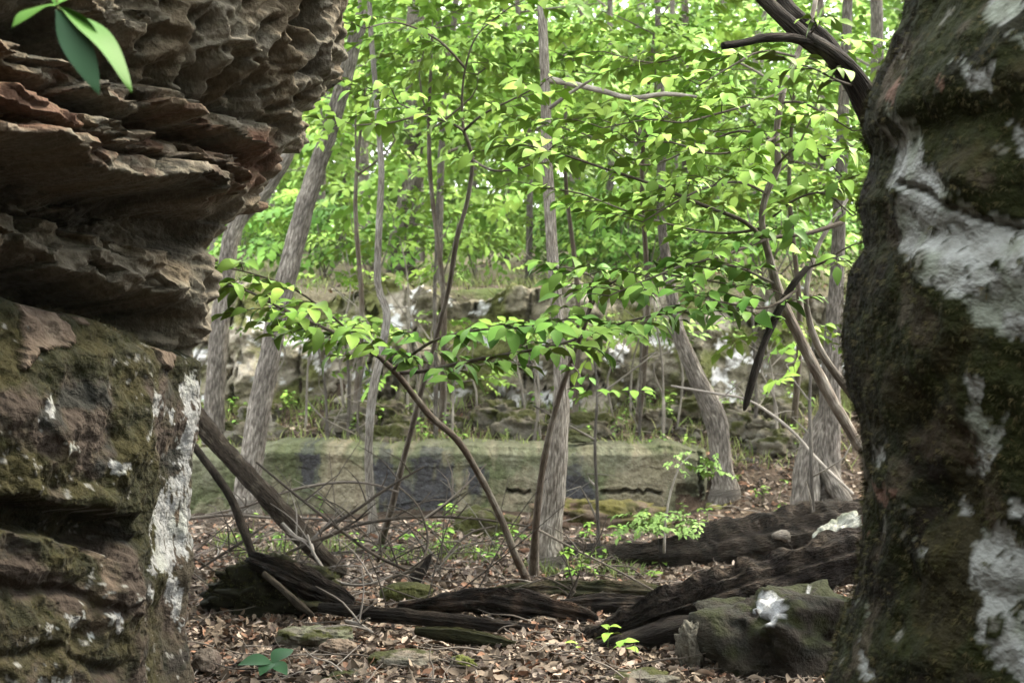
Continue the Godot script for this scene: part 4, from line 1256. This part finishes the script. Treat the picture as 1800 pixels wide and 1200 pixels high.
	part(o, "trunk", tube([v4(base + Vector3(0, -0.05, 0), 0.09), v4(base + Vector3(0, 0.5, 0), 0.07)] + px4([[1620, 500, 4.9, 60], [1570, 320, 4.9, 54], [1530, 200, 4.85, 48], [1495, 130, 4.8, 46], [1455, 95, 4.75, 38], [1410, 62, 4.7, 30], [1365, 20, 4.7, 27], [1320, -25, 4.7, 25]]), 12, 0.03, 0.2, DARK, Color(0.14, 0.12, 0.1), 0.25), M.bark)
	part(o, "branch", tube(px4([[1485, 130, 4.82, 32], [1455, 75, 4.85, 30], [1415, 40, 4.9, 28], [1385, 10, 4.95, 25], [1365, -30, 5.0, 23]]), 10, 0.03, 0.2, DARK, Color(0.14, 0.12, 0.1), 0.25), M.bark)
	part(o, "broken_stub", tube(px4([[1425, 75, 4.7, 20], [1390, 66, 4.65, 17], [1345, 66, 4.6, 16], [1310, 74, 4.55, 14], [1271, 80, 4.5, 13]]), 9, 0.03, 0.2, DARK, Color(0.15, 0.12, 0.1), 0.2), M.bark)
	budget = [60]
	leafy_branch(o, px3([[1500, 150, 4.8], [1470, 140, 4.6], [1430, 120, 4.5], [1390, 110, 4.4]]), 0.005, 0.002, 0.1, 0.09, 0.2, 0, budget, 0.3)
	leafy_branch(o, px3([[1425, 60, 4.7], [1440, 40, 4.6], [1450, 30, 4.5]]), 0.004, 0.002, 0.08, 0.06, 0.1, 0, budget, 0.3)

func foreground_sprig() -> void:
	var base := P(95, 5, 2.6)
	var o := thing("hanging_sprig", "sprig of long pointed leaves hanging before the sandstone ledge", "sprig", base)
	part(o, "twig", tube(px4([[40, -220, 2.75, 7], [70, -100, 2.7, 5], [95, -20, 2.62, 4], [102, 18, 2.6, 4]]), 6, 0.03, 0.05, Color(0.14, 0.2, 0.05), Color(0.2, 0.2, 0.08)), M.smooth_bark)
	# each row: from pixel, to pixel, width, upper side direction, colour
	for a in [[100, 18, 172, 158, 2.55, 0.145, Vector3(0.35, 0.25, 0.9), Color(0.022, 0.06, 0.02), 0.1], [104, 14, 250, 118, 2.56, 0.17, Vector3(0.3, 1, 0.3), Color(0.04, 0.12, 0.006), 0.55], [104, 14, 186, 68, 2.6, 0.19, Vector3(0.1, 1, -0.5), Color(0.06, 0.15, 0.01), 0.25], [96, 8, 18, 36, 2.5, 0.2, Vector3(-0.1, 0.9, 0.5), Color(0.045, 0.13, 0.03), 0.25], [98, 8, 130, -60, 2.7, 0.24, Vector3(0.2, 0.7, 0.7), Color(0.07, 0.2, 0.02), 0.2]]:
		var f := P(a[0], a[1], 2.6)
		var e := P(a[2], a[3], a[4])
		var l := part(o, "leaf", leaf_mesh(a[5], 0.12, a[8] * 0.45, 14, 0.15, 0.014), tinted(a[7]))
		var len_ := (e - f).length()
		l.transform = aim(e - f, a[6], len_ * 1.04, f - base)

# ---------------------------------------------------------------- fallen wood and small things
func log_thing(called: String, label: String, list: Array, c0: Color, c1: Color, rough := 0.2, furrow := 0.5, category := "log", sides := 26, group := "") -> Node3D:
	var p := px4(list)
	var o := thing(called, label, category, v3(p[0]), group)
	part(o, "wood", tube(p, sides + 10, 0.022, rough, c0, c1, furrow, 9.0), M.rotten_wood)
	return o

func fallen() -> void:
	var rot := Color(0.0289, 0.0221, 0.017)
	var rot2 := Color(0.0808, 0.062, 0.0467)
	var o := log_thing("rotten_log", "dark split rotten log propped on the low mossy boulder", [[1035, 1135, 6.75, 42], [1120, 1098, 6.8, 62], [1220, 1062, 6.85, 74], [1330, 1028, 6.95, 78], [1420, 1000, 7.0, 74], [1540, 968, 7.1, 70]], rot, rot2, 0.5, 1.0)
	part(o, "wood", tube(px4([[1060, 1112, 6.95, 26], [1180, 1068, 7.0, 34], [1320, 1018, 7.1, 36], [1440, 975, 7.2, 32]]), 14, 0.035, 0.3, rot, Color(0.0935, 0.0765, 0.051), 0.6), M.rotten_wood)
	part(o, "wood", tube(px4([[1040, 1150, 6.62, 30], [1150, 1118, 6.62, 46], [1260, 1092, 6.66, 44], [1340, 1070, 6.75, 26]]), 14, 0.035, 0.3, rot, rot2, 0.6), M.rotten_wood)
	o = log_thing("weathered_log", "thick weathered fallen log with a knot, lying beyond the rotten log", [[940, 968, 9.6, 36], [1040, 985, 9.4, 50], [1150, 985, 9.2, 60], [1250, 968, 9.2, 80], [1350, 945, 9.3, 86], [1450, 928, 9.4, 82], [1540, 918, 9.5, 78]], Color(0.0425, 0.0331, 0.0255), Color(0.0978, 0.0782, 0.0595), 0.28, 0.55)
	part(o, "knot", tube(px4([[1385, 945, 9.2, 26], [1375, 940, 9.08, 20], [1360, 942, 9.0, 8]]), 8, 0.02, 0.3, PALE, GREY), M.bark)
	log_thing("slanting_dead_trunk", "barkless dead trunk slanting down from the lichen boulder into the brush", [[330, 715, 8.6, 32], [370, 765, 8.55, 32], [420, 820, 8.5, 33], [475, 880, 8.4, 34], [530, 940, 8.35, 33], [570, 980, 8.3, 30], [605, 1008, 8.3, 22]], Color(0.102, 0.0808, 0.0595), Color(0.204, 0.17, 0.132), 0.18, 0.35, "dead trunk", 18)
	log_thing("dead_pole", "thinner dead pole leaning beside the slanting dead trunk", [[338, 780, 8.0, 13], [375, 830, 7.9, 14], [405, 875, 7.85, 14], [425, 925, 7.8, 14], [447, 985, 7.75, 13]], Color(0.0765, 0.0595, 0.0467), Color(0.145, 0.119, 0.0935), 0.15, 0.2, "dead branch", 10)
	var sp := P(475, 1050, 7.5)
	o = thing("mossy_stump", "low mossy decayed stump with torn roots among the leaves", "stump", Vector3(sp.x, 0, sp.z))
	part(o, "wood", boulder_mesh(sp, Vector3(0.33, 0.19, 0.22), 6.3, Color(0.0238, 0.0238, 0.0102), Color(0.0425, 0.0442, 0.0153), 64), M.rotten_wood)
	var stx := []
	var stc := []
	for i in 1500:
		var u := Vector3(rng.randfn(), absf(rng.randfn()), rng.randfn()).normalized()
		stx.append(aim(u + Vector3(rng.randfn() * 0.5, 0.3, rng.randfn() * 0.5), Vector3.UP, rng.randf_range(0.01, 0.025), sp + u * Vector3(0.33, 0.19, 0.22) * (1.0 + 0.5 * NA.get_noise_3dv(u * 2.0 + Vector3(6.3, 0, 0)))))
		stc.append(Color(0.0298, 0.034, 0.0102).lerp(Color(0.0638, 0.0638, 0.0187), rng.randf()))
	scatter(o, "moss", tuft_mesh(), M.moss, stx, stc)
	part(o, "root", tube(px4([[440, 982, 7.4, 22], [490, 1000, 7.3, 32], [550, 1030, 7.25, 36], [620, 1060, 7.2, 14]]), 30, 0.02, 0.6, rot, rot2, 1.1), M.rotten_wood)
	part(o, "root", tube(px4([[462, 1008, 7.2, 10], [500, 1040, 7.15, 14], [530, 1068, 7.1, 13], [552, 1082, 7.08, 5]]), 14, 0.02, 0.5, Color(0.102, 0.085, 0.0595), Color(0.17, 0.145, 0.111), 0.4), M.rotten_wood)
	log_thing("thin_rotten_log", "thin dark rotten log lying between the mossy stump and the rotten log", [[560, 1068, 7.15, 16], [640, 1077, 7.1, 24], [720, 1084, 7.05, 26], [830, 1096, 7.0, 26], [930, 1108, 6.95, 26], [1010, 1118, 6.9, 22], [1075, 1122, 6.85, 10]], rot, rot2, 0.25, 0.5)
	log_thing("crumbling_log", "crumbling brown log fragment in front of the mossy split logs", [[700, 1066, 7.4, 12], [780, 1060, 7.35, 28], [850, 1056, 7.3, 36], [930, 1068, 7.25, 46], [1000, 1080, 7.2, 40], [1050, 1090, 7.2, 16]], rot, Color(0.136, 0.0935, 0.068), 0.45, 0.8)
	log_thing("mossy_log", "flat mossy log lying at the foot of the pale swollen trunk", [[800, 1056, 7.9, 14], [900, 1046, 7.9, 32], [1000, 1040, 7.9, 38], [1100, 1044, 7.85, 36], [1230, 1052, 7.8, 18]], Color(0.0467, 0.0493, 0.017), Color(0.102, 0.085, 0.051), 0.35, 0.6)
	log_thing("split_log", "split grey brown log under the mossy one, pointing at the rotten log", [[930, 1076, 7.55, 14], [1010, 1066, 7.55, 30], [1080, 1062, 7.5, 34], [1180, 1068, 7.4, 36], [1290, 1078, 7.25, 18]], rot, rot2, 0.35, 0.7)
	log_thing("moss_covered_log", "small half buried log with green moss on the litter", [[730, 1108, 6.75, 14], [800, 1116, 6.7, 24], [860, 1126, 6.65, 26], [905, 1134, 6.6, 14]], Color(0.051, 0.0553, 0.017), Color(0.0765, 0.0765, 0.0255), 0.3, 0.5)
	log_thing("broken_snag", "short black broken snag standing in the brush", [[728, 1020, 8.2, 26], [742, 1002, 8.2, 16], [752, 985, 8.2, 11], [757, 975, 8.2, 5]], DARK, rot, 0.3, 0.4, "snag", 9)
	log_thing("fallen_pole", "pale fallen pole on the leafy bank past the crooked tree", [[1290, 805, 12.6, 11], [1345, 816, 12.5, 12], [1400, 826, 12.4, 10]], GREY, PALE, 0.15, 0.2, "dead branch", 9)
	# fallen branches of the brush pile
	var g := "bare branches of the brush pile"
	var lines := [
		["long bare branch lying level across the brush pile", [[325, 912, 9.0, 8], [400, 905, 9.0, 8], [480, 910, 9.0, 8], [560, 912, 8.9, 7], [640, 918, 8.9, 6]], 1],
		["bare branch running level from the dark stem to the pale trunk", [[560, 950, 8.6, 8], [620, 925, 8.6, 9], [690, 912, 8.6, 9], [760, 908, 8.6, 8], [840, 912, 8.6, 7], [930, 925, 8.6, 4]], 0],
		["arched bare branch hooped over the brush before the tan stain", [[360, 905, 9.2, 5], [430, 890, 9.2, 6], [510, 862, 9.2, 7], [590, 848, 9.2, 7], [650, 850, 9.1, 6], [700, 865, 9.0, 5]], 1],
		["dark branch slanting down through the brush to the snag", [[450, 812, 8.4, 5], [520, 870, 8.3, 7], [590, 925, 8.2, 8], [650, 970, 8.1, 9], [700, 995, 8.0, 8], [745, 1010, 7.9, 5]], 0],
		["curved branch bowing up from the snag", [[690, 1015, 7.9, 8], [735, 995, 7.9, 8], [752, 950, 8.0, 6], [735, 890, 8.1, 5], [700, 855, 8.2, 4]], 0],
		["straight dark branch crossing behind the slanting trunk", [[350, 1000, 8.2, 6], [420, 955, 8.2, 8], [470, 920, 8.3, 5]], 0],
		["stout bare branch rising across the forked stem", [[560, 935, 8.5, 9], [620, 900, 8.5, 9], [680, 858, 8.5, 7], [745, 820, 8.5, 4]], 0],
		["pale peeled branch lying along the mossy stump", [[495, 920, 8.1, 12], [520, 945, 8.1, 12], [545, 955, 8.1, 11], [550, 975, 8.0, 7]], 2],
		["white forked branch sagging onto the ground below the snag", [[540, 940, 7.9, 6], [555, 980, 7.8, 8], [590, 1020, 7.7, 8], [640, 1028, 7.6, 7], [690, 1012, 7.6, 4]], 2],
		["slim branch propped between the snag and the boulder face", [[640, 985, 8.4, 5], [720, 930, 8.4, 6], [800, 870, 8.5, 5], [855, 815, 8.6, 3]], 1],
		["grey branch slanting down to the rotten log", [[948, 932, 8.2, 6], [1010, 965, 8.0, 6], [1080, 1000, 7.8, 5], [1150, 1038, 7.6, 4]], 1],
		["pale dead bough leaning against the buttressed tree", [[1180, 678, 10.6, 5], [1260, 692, 10.5, 7], [1320, 705, 10.4, 6], [1390, 755, 10.3, 8], [1440, 810, 10.2, 8], [1500, 868, 10.1, 8]], 2],
		["short dark stick poking up at the edge of the mossy log", [[985, 1062, 7.6, 6], [1010, 1040, 7.6, 9], [1002, 1030, 7.6, 4]], 0],
		["pale stick lying on the litter beside the mossy stump", [[608, 1092, 6.95, 12], [630, 1098, 6.9, 14], [655, 1112, 6.85, 8]], 2],
		["crooked branch rising from the litter by the green tufts", [[780, 985, 8.6, 5], [800, 960, 8.6, 6], [830, 935, 8.6, 6], [870, 925, 8.6, 4]], 1],
		["slim branch crossing low in front of the boulder face", [[480, 985, 8.0, 7], [540, 955, 8.0, 8], [600, 930, 8.1, 6], [650, 900, 8.1, 4]], 0]]
	for a in lines:
		var c0 := Color(0.0765, 0.0638, 0.051) if a[2] == 0 else (Color(0.162, 0.14, 0.119) if a[2] == 1 else Color(0.306, 0.281, 0.255))
		var p := px4(a[1], 0.72)
		var b := thing("fallen_branch", a[0], "branch", v3(p[0]), g)
		part(b, "wood", tube(p, 7, 0.05, 0.2, c0, Color(c0.r * 1.5, c0.g * 1.5, c0.b * 1.5), 0.1), M.smooth_bark)
		for i in 5:
			var f := point_on(p, rng.randf_range(0.15, 0.9))
			var e := f + Vector3(rng.randf_range(-0.3, 0.3), rng.randf_range(-0.08, 0.28), rng.randf_range(-0.2, 0.2))
			e.y = maxf(e.y, gh(e.x, e.z) + 0.01)
			part(b, "twig", tube([v4(f, 0.006), v4(f.lerp(e, 0.5) + Vector3(0.02, 0.02, 0), 0.004), v4(e, 0.0015)], 5, 0.08, 0.0, c0, c0), M.smooth_bark)
	for i in 60:
		var px := rng.randf_range(330, 900)
		var d := rng.randf_range(7.6, 9.8)
		var a := on_ground(px, d) + Vector3(0, rng.randf_range(0.0, 0.05), 0)
		var dir := Vector3(rng.randf_range(-1, 1), rng.randf_range(0.0, 0.75), rng.randf_range(-0.4, 0.4)).normalized() * rng.randf_range(0.4, 1.0)
		var c0 := Color(0.085, 0.0723, 0.0595) if i % 3 else Color(0.238, 0.217, 0.191)
		var b := thing("dry_stick", "thin dry stick tangled in the brush pile before the streaked boulder", "stick", a, "loose sticks in the brush pile")
		part(b, "wood", tube([v4(a, 0.005), v4(a + dir * 0.5 + Vector3(0, rng.randf_range(-0.02, 0.1), 0), 0.0038), v4(a + dir, 0.002)], 5, 0.08, 0.1, c0, c0), M.smooth_bark)

func stones() -> void:
	var moss := Color(0.0493, 0.0527, 0.0136)
	var grey := Color(0.136, 0.126, 0.102)
	var tan_ := Color(0.204, 0.157, 0.119)
	var dk := Color(0.0382, 0.034, 0.0255)
	boulder("low_boulder", "low dark boulder with green moss and a white lichen patch under the rotten log", P(1398, 1118, 6.45) + Vector3(0, -0.02, 0), Vector3(0.42, 0.23, 0.34), 0.2, 3.0, Color(0.016, 0.015, 0.011), Color(0.028, 0.026, 0.018), 0.3, Color(0.026, 0.03, 0.008), 0.1, outlines([[1338, 1040, 1368, 1042, 1380, 1075, 1362, 1098, 1345, 1090, 1328, 1075], [1412, 1030, 1420, 1028, 1430, 1046, 1418, 1046]]), "", -0.08)
	boulder("upright_stone", "small upright pointed stone beside the low mossy boulder", P(1212, 1140, 6.3), Vector3(0.05, 0.11, 0.06), 0.3, 5.0, grey, dk, 0.3)
	boulder("pale_green_stone", "pale greenish angular stone resting against the moss boulder above the rotten log", P(1482, 945, 7.6), Vector3(0.14, 0.1, 0.12), 0.5, 7.0, Color(0.204, 0.221, 0.17), Color(0.34, 0.348, 0.315), 0.3, moss, 0.0, [], "", 0.5)
	boulder("moss_mound", "rounded stone wholly covered in green moss behind the thin rotten log", P(713, 1042, 7.9), Vector3(0.15, 0.055, 0.1), 0.1, 9.0, moss, Color(0.051, 0.0553, 0.0153), 0.12)
	boulder("grey_slab_stone", "flat grey green stone half sunk in leaves below the mossy stump", P(556, 1122, 6.75), Vector3(0.16, 0.055, 0.13), -0.2, 11.0, grey, Color(0.136, 0.145, 0.0935), 0.25, moss, 0.05)
	boulder("tan_stone", "small tan stone leaning on the flat grey green stone", P(592, 1138, 6.55), Vector3(0.075, 0.035, 0.06), 0.4, 12.0, tan_, Color(0.187, 0.145, 0.111), 0.25)
	boulder("moss_patched_stone", "flat brown stone with a green moss patch among the leaves", P(708, 1158, 6.35), Vector3(0.15, 0.03, 0.1), 0.1, 13.0, Color(0.187, 0.153, 0.119), grey, 0.2, moss, 0.25)
	boulder("wedge_stone", "small wedge stone topped with bright moss in the litter", P(815, 1172, 6.25), Vector3(0.06, 0.045, 0.05), -0.4, 14.0, grey, dk, 0.3, Color(0.102, 0.119, 0.0255), 0.3)
	boulder("corner_stone", "rounded reddish stone lying against the foot of the lichen boulder", P(362, 1162, 6.2), Vector3(0.06, 0.05, 0.06), 0.0, 15.0, Color(0.17, 0.128, 0.102), Color(0.212, 0.17, 0.136), 0.2)
	boulder("edge_stone", "broad pale stone with moss rising from the litter by the seedlings", P(1125, 1200, 6.05), Vector3(0.17, 0.05, 0.12), 0.1, 16.0, Color(0.23, 0.204, 0.153), grey, 0.2, moss, 0.12)
	boulder("buried_stone", "grey stone nearly buried in leaves beneath the dark leaved plant", P(605, 1195, 6.1), Vector3(0.17, 0.035, 0.12), 0.3, 17.0, grey, dk, 0.25, moss, 0.05)
	boulder("mossy_foot_stone", "dark mossy stone at the foot of the flat boulder by the arching sapling", P(858, 935, 10.6), Vector3(0.24, 0.17, 0.2), 0.2, 18.0, Color(0.0765, 0.068, 0.0425), Color(0.0595, 0.0638, 0.017), 0.3, moss, 0.2)
	boulder("mossy_bank_stone", "mossy brown rubble heap under the cracked end of the flat boulder", P(1085, 915, 11.2), Vector3(0.4, 0.13, 0.25), 0.0, 19.0, Color(0.111, 0.085, 0.0595), Color(0.0765, 0.0723, 0.0255), 0.4, Color(0.0935, 0.085, 0.0213), 0.2)
	boulder("mossy_bank_stone", "brown earthy lump with moss behind the pale swollen trunk", P(1000, 905, 11.2), Vector3(0.3, 0.12, 0.2), 0.4, 20.0, Color(0.128, 0.085, 0.0595), Color(0.085, 0.068, 0.0425), 0.4, Color(0.0935, 0.085, 0.0213), 0.15)
	boulder("ledge_block", "mossy block lying on the flat boulder above the pale trunk", P(1022, 766, 12.3), Vector3(0.14, 0.06, 0.12), 0.1, 21.0, Color(0.136, 0.145, 0.0765), moss, 0.2, moss, 0.2)
	# the outcrop closes round behind the viewer and keeps the near faces in shade
	boulder("sheltering_outcrop", "massive brown sandstone outcrop closing the passage opposite the flat boulder", Vector3(0.3, 1.2, 5.0), Vector3(5.0, 3.6, 1.8), 0.05, 40.0, Color(0.119, 0.0978, 0.0723), Color(0.068, 0.0595, 0.0382), 0.2, moss, 0.1)
	boulder("sheltering_outcrop", "tall brown sandstone block beside the tall moss boulder", Vector3(4.6, 1.3, 0.3), Vector3(1.8, 3.0, 3.4), 0.1, 41.0, Color(0.119, 0.0978, 0.0723), Color(0.068, 0.0595, 0.0382), 0.2, moss, 0.1)
	# rubble on the shelf below the cliff
	for i in 34:
		var px := rng.randf_range(400, 1420)
		var d := rng.randf_range(12.7, 13.7)
		var g := on_ground(px, d)
		var r := rng.randf_range(0.06, 0.22)
		boulder("shelf_stone", "mossy grey stone in the rubble on the shelf below the cliff", g + Vector3(0, r * 0.25, 0), Vector3(r * 1.3, r * 0.7, r), rng.randf() * 3.0, 30.0 + i, grey, Color(0.111, 0.0978, 0.068), 0.35, moss, 0.15, [], "rubble stones below the cliff")

func plant(called: String, label: String, at: Vector3, h: float, leaves: int, leaf: float, kind: int, category := "plant", group := "", whorl := false) -> void:
	var o := thing(called, label, category, at, group)
	var top := at + Vector3(rng.randfn() * 0.03, h, rng.randfn() * 0.03)
	part(o, "stem", tube([v4(at + Vector3(0, -0.02, 0), 0.004), v4(at.lerp(top, 0.5), 0.003), v4(top, 0.002)], 5, 0.05, 0.0, Color(0.14, 0.2, 0.06), Color(0.2, 0.2, 0.1)), M.smooth_bark)
	var a := rng.randf() * TAU
	for i in leaves:
		var t := 1.0 if whorl else 0.45 + 0.55 * (i + 1.0) / leaves
		a += TAU / leaves if whorl else 2.4
		var d := Vector3(cos(a), rng.randf_range(-0.25, 0.35), sin(a))
		var l := part(o, "leaf", leaf_meshes[rng.randi() % leaf_meshes.size()], tinted(leaf_color(kind)))
		l.transform = aim(d, Vector3(rng.randfn() * 0.2, 1, rng.randfn() * 0.2), leaf * rng.randf_range(0.75, 1.15), at.lerp(top, t) - at)

func plants() -> void:
	# dark leaved plant at the bottom edge
	var at := on_ground(478, 6.02)
	var o := thing("dark_leaved_plant", "low plant with four broad dark bluish green leaves beside the lichen boulder", "plant", at)
	part(o, "stem", tube([v4(at, 0.004), v4(at + Vector3(0, 0.09, 0), 0.003)], 5, 0.05, 0.0, BROWN, BROWN), M.smooth_bark)
	for a in [[Vector3(-1, 0.25, 0.35), 0.15], [Vector3(0.55, 0.5, -0.75), 0.14], [Vector3(0.7, -0.1, 0.7), 0.11], [Vector3(-0.3, -0.05, 0.9), 0.11]]:
		var l := part(o, "leaf", leaf_mesh(0.34, 0.2, 0.25, 10), tinted(Color(0.028, 0.072, 0.03)))
		l.transform = aim(a[0], Vector3(0, 1, 0.35), a[1], Vector3(0, 0.09, 0))
	for a in [[1068, 1148, 0.12, 5, "pale green seedling with four leaves at the end of the rotten log"], [1108, 1158, 0.09, 4, "pale green seedling nearest the low dark boulder"], [1002, 1150, 0.04, 2, "single small dark green leaf plant lying on the litter"]]:
		plant("seedling", a[4], G(a[0], a[1]), a[2], a[3], 0.085, 0)
	plant("bushy_seedling", "bright low green plant at the foot of the white sapling", G(1165, 1003), 0.1, 14, 0.09, 0)
	plant("bushy_seedling", "small green plant beside the grey slanting branch", G(1145, 1022), 0.06, 7, 0.07, 0)
	# white stemmed seedling with feathery top
	at = G(1168, 990)
	o = thing("feathery_sapling", "white stemmed little sapling with feathery drooping leaves before the flat boulder", "plant", at)
	part(o, "stem", tube([v4(at, 0.009)] + px4([[1168, 960, 9.0, 5], [1170, 920, 9.0, 5], [1178, 870, 9.0, 4], [1195, 820, 9.0, 3], [1215, 800, 9.0, 2]]), 7, 0.05, 0.1, PALE, Color(0.5, 0.47, 0.42)), M.smooth_bark)
	for s in 3:
		var xf := []
		var cols := []
		for i in 16:
			var f := P(rng.randf_range(1110, 1230), rng.randf_range(895, 925), rng.randf_range(8.8, 9.3)) if i < 12 else P(rng.randf_range(1170, 1260), rng.randf_range(790, 840), rng.randf_range(8.9, 9.3))
			xf.append(aim(Vector3(rng.randfn(), -0.25, rng.randfn()), Vector3(rng.randfn() * 0.2, 1, rng.randfn() * 0.2), rng.randf_range(0.11, 0.18), f))
			cols.append(Color(0.17, 0.27, 0.07))
		scatter(o, "foliage", near_sprays[s % near_sprays.size()], M.leaf, xf, cols)
	# loose green plants over the floor, the shelf and the cliff top
	var spots := [[440, 955, 10], [500, 965, 8], [620, 960, 8], [780, 965, 12], [760, 945, 8], [560, 905, 6], [880, 960, 10], [930, 950, 6], [1020, 955, 6], [1060, 1000, 6], [1110, 940, 8], [1230, 925, 8], [720, 850, 6], [740, 880, 7], [1380, 910, 8], [1340, 880, 5], [800, 920, 6], [400, 880, 8], [360, 850, 8], [860, 1000, 6], [690, 975, 5], [1080, 970, 6], [1300, 860, 3], [1010, 1010, 7]]
	for s in spots:
		for i in int(s[2] * 0.6):
			var p := G(s[0] + rng.randfn() * 16.0, s[1] + rng.randfn() * 7.0)
			plant("forest_herb", "small bright green herb sprouting from the leaf litter", p, rng.randf_range(0.05, 0.17), rng.randi_range(5, 9), rng.randf_range(0.04, 0.075), 1 if i % 3 else 0, "plant", "green herbs on the forest floor", i % 3 == 0)
	for i in 60:
		var px := rng.randf_range(350, 1450)
		var d := rng.randf_range(12.55, 14.0)
		plant("shelf_herb", "small green herb growing on the shelf between boulder and cliff", on_ground(px, d), rng.randf_range(0.1, 0.3), rng.randi_range(7, 12), rng.randf_range(0.05, 0.085), 1 if i % 3 else 0, "plant", "green herbs on the rock shelf")
	# grass tufts, one mass
	var xf := []
	var cols := []
	for c in [[440, 985, 30, 14], [510, 975, 40, 16], [400, 960, 20, 10], [590, 970, 40, 12], [830, 985, 50, 10], [1020, 1000, 60, 14], [1090, 1015, 40, 10], [960, 1010, 30, 10], [780, 975, 40, 12], [1400, 915, 24, 8], [700, 990, 40, 8]]:
		for i in 130:
			var p := G(c[0] + rng.randfn() * c[2] * 0.6, c[1] + rng.randfn() * c[3] * 0.6)
			xf.append(aim(Vector3(rng.randfn() * 0.35, 1, rng.randfn() * 0.35), Vector3(rng.randfn(), 0.1, rng.randfn()), rng.randf_range(0.04, 0.12), p))
			cols.append(Color(0.10, 0.16, 0.035).lerp(Color(0.17, 0.2, 0.06), rng.randf()))
	for i in 5200:
		var px := rng.randf_range(340, 1500)
		var d := rng.randf_range(12.3, 14.2) if i % 2 else rng.randf_range(14.6, 20.0)
		var p := on_ground(px, d)
		xf.append(aim(Vector3(rng.randfn() * 0.4, 1, rng.randfn() * 0.4), Vector3(rng.randfn(), 0.1, rng.randfn()), rng.randf_range(0.08, 0.2), p))
		cols.append(Color(0.12, 0.17, 0.04).lerp(Color(0.22, 0.22, 0.09), rng.randf()))
	var gr := scatter(self, "grass", leaf_mesh(0.035, 0.2, 0.35, 4), M.leaf, xf, cols)
	gr.set_meta("label", "thin green grass blades in loose tufts on the ground")
	gr.set_meta("category", "grass")

func _ready() -> void:
	rng.seed = 20240611
	# camera
	var cam := Camera3D.new()
	cam.name = "camera"
	var lens := CameraAttributesPhysical.new()
	lens.frustum_focal_length = 50.0
	lens.frustum_focus_distance = 5.6
	lens.exposure_aperture = 4.6
	lens.frustum_near = 0.05
	lens.frustum_far = 200.0
	cam.attributes = lens
	cam.fov = 28.0
	cam.near = 0.05
	cam.far = 200.0
	cam.position = Vector3(0, EYE, 0)
	add_child(cam)
	cam.fov = 28.0
	cam.current = true
	# sky, exposure
	var env := Environment.new()
	env.background_mode = Environment.BG_SKY
	var sky := Sky.new()
	var sm := ProceduralSkyMaterial.new()
	sm.sky_top_color = Color(0.88, 0.90, 0.91)
	sm.sky_horizon_color = Color(0.95, 0.95, 0.94)
	sm.sky_curve = 0.2
	sm.ground_bottom_color = Color(0.25, 0.24, 0.2)
	sm.ground_horizon_color = Color(0.4, 0.4, 0.36)
	sky.sky_material = sm
	env.sky = sky
	env.tonemap_mode = Environment.TONE_MAPPER_LINEAR
	env.tonemap_exposure = 7.8
	env.fog_enabled = true
	env.fog_density = 0.0004
	env.fog_light_color = Color(0.97, 1.0, 0.95)
	env.sdfgi_enabled = true
	env.ssao_enabled = true
	env.ssil_enabled = true
	var we := WorldEnvironment.new()
	we.name = "environment"
	we.environment = env
	add_child(we)
	# veiled sun, high and beyond the cliff
	var sun := DirectionalLight3D.new()
	sun.name = "sun"
	sun.light_energy = 0.5
	sun.light_angular_distance = 14.0
	sun.light_color = Color(1.0, 0.96, 0.88)
	sun.shadow_enabled = true
	add_child(sun)
	sun.look_at_from_position(Vector3(7, 9, -4.5), Vector3.ZERO)
	# shared noise, materials, leaf shapes
	for a in [[NA, 1, 1.0, 4], [NB, 2, 7.0, 4], [NW, 5, 1.0, 3]]:
		var n: FastNoiseLite = a[0]
		n.seed = a[1]
		n.noise_type = FastNoiseLite.TYPE_SIMPLEX_SMOOTH
		n.frequency = a[2]
		n.fractal_octaves = a[3]
	NA.frequency = 0.8
	NC.seed = 3
	NC.noise_type = FastNoiseLite.TYPE_CELLULAR
	NC.cellular_return_type = FastNoiseLite.RETURN_DISTANCE2_SUB
	NC.cellular_jitter = 1.0
	NC.fractal_type = FastNoiseLite.FRACTAL_NONE
	NC.domain_warp_enabled = true
	NC.domain_warp_amplitude = 0.06
	NC.domain_warp_frequency = 4.0
	NC.domain_warp_fractal_type = FastNoiseLite.DOMAIN_WARP_FRACTAL_NONE
	NC.frequency = 6.0
	NV.seed = 12
	NV.noise_type = FastNoiseLite.TYPE_CELLULAR
	NV.cellular_return_type = FastNoiseLite.RETURN_CELL_VALUE
	NV.cellular_jitter = 0.75
	NV.fractal_type = FastNoiseLite.FRACTAL_NONE
	NV.frequency = 1.0
	make_materials()
	for a in [[0.27, 0.25, 0.2], [0.24, 0.1, 0.35], [0.28, 0.35, 0.12], [0.25, 0.3, 0.45], [0.29, 0.15, 0.22]]:
		leaf_meshes.append(leaf_mesh(a[0], a[1], a[2], 9, 0.0, 0.012))
	for s in 3:
		far_sprays.append(spray_mesh(10, 0.27, 3, 100 + s))
		near_sprays.append(spray_mesh(13, 0.3, 4, 200 + s))
	for s in 5:
		dead_meshes.append(dead_leaf(300 + s))
	var t0 := Time.get_ticks_msec()
	# setting
	ground()
	litter()
	fallen_twigs()
	print("ground ", Time.get_ticks_msec() - t0)
	overhang()
	left_boulder()
	right_rock()
	print("rocks ", Time.get_ticks_msec() - t0)
	cliff()
	slab()
	print("cliff ", Time.get_ticks_msec() - t0)
	# trees
	trees()
	trees_behind_camera()
	thin_stems()
	wood_behind()
	print("wood ", Time.get_ticks_msec() - t0)
	near_trees()
	print("near ", Time.get_ticks_msec() - t0)
	# objects and small details
	fallen()
	stones()
	plants()
	foreground_sprig()
	print("done ", Time.get_ticks_msec() - t0)
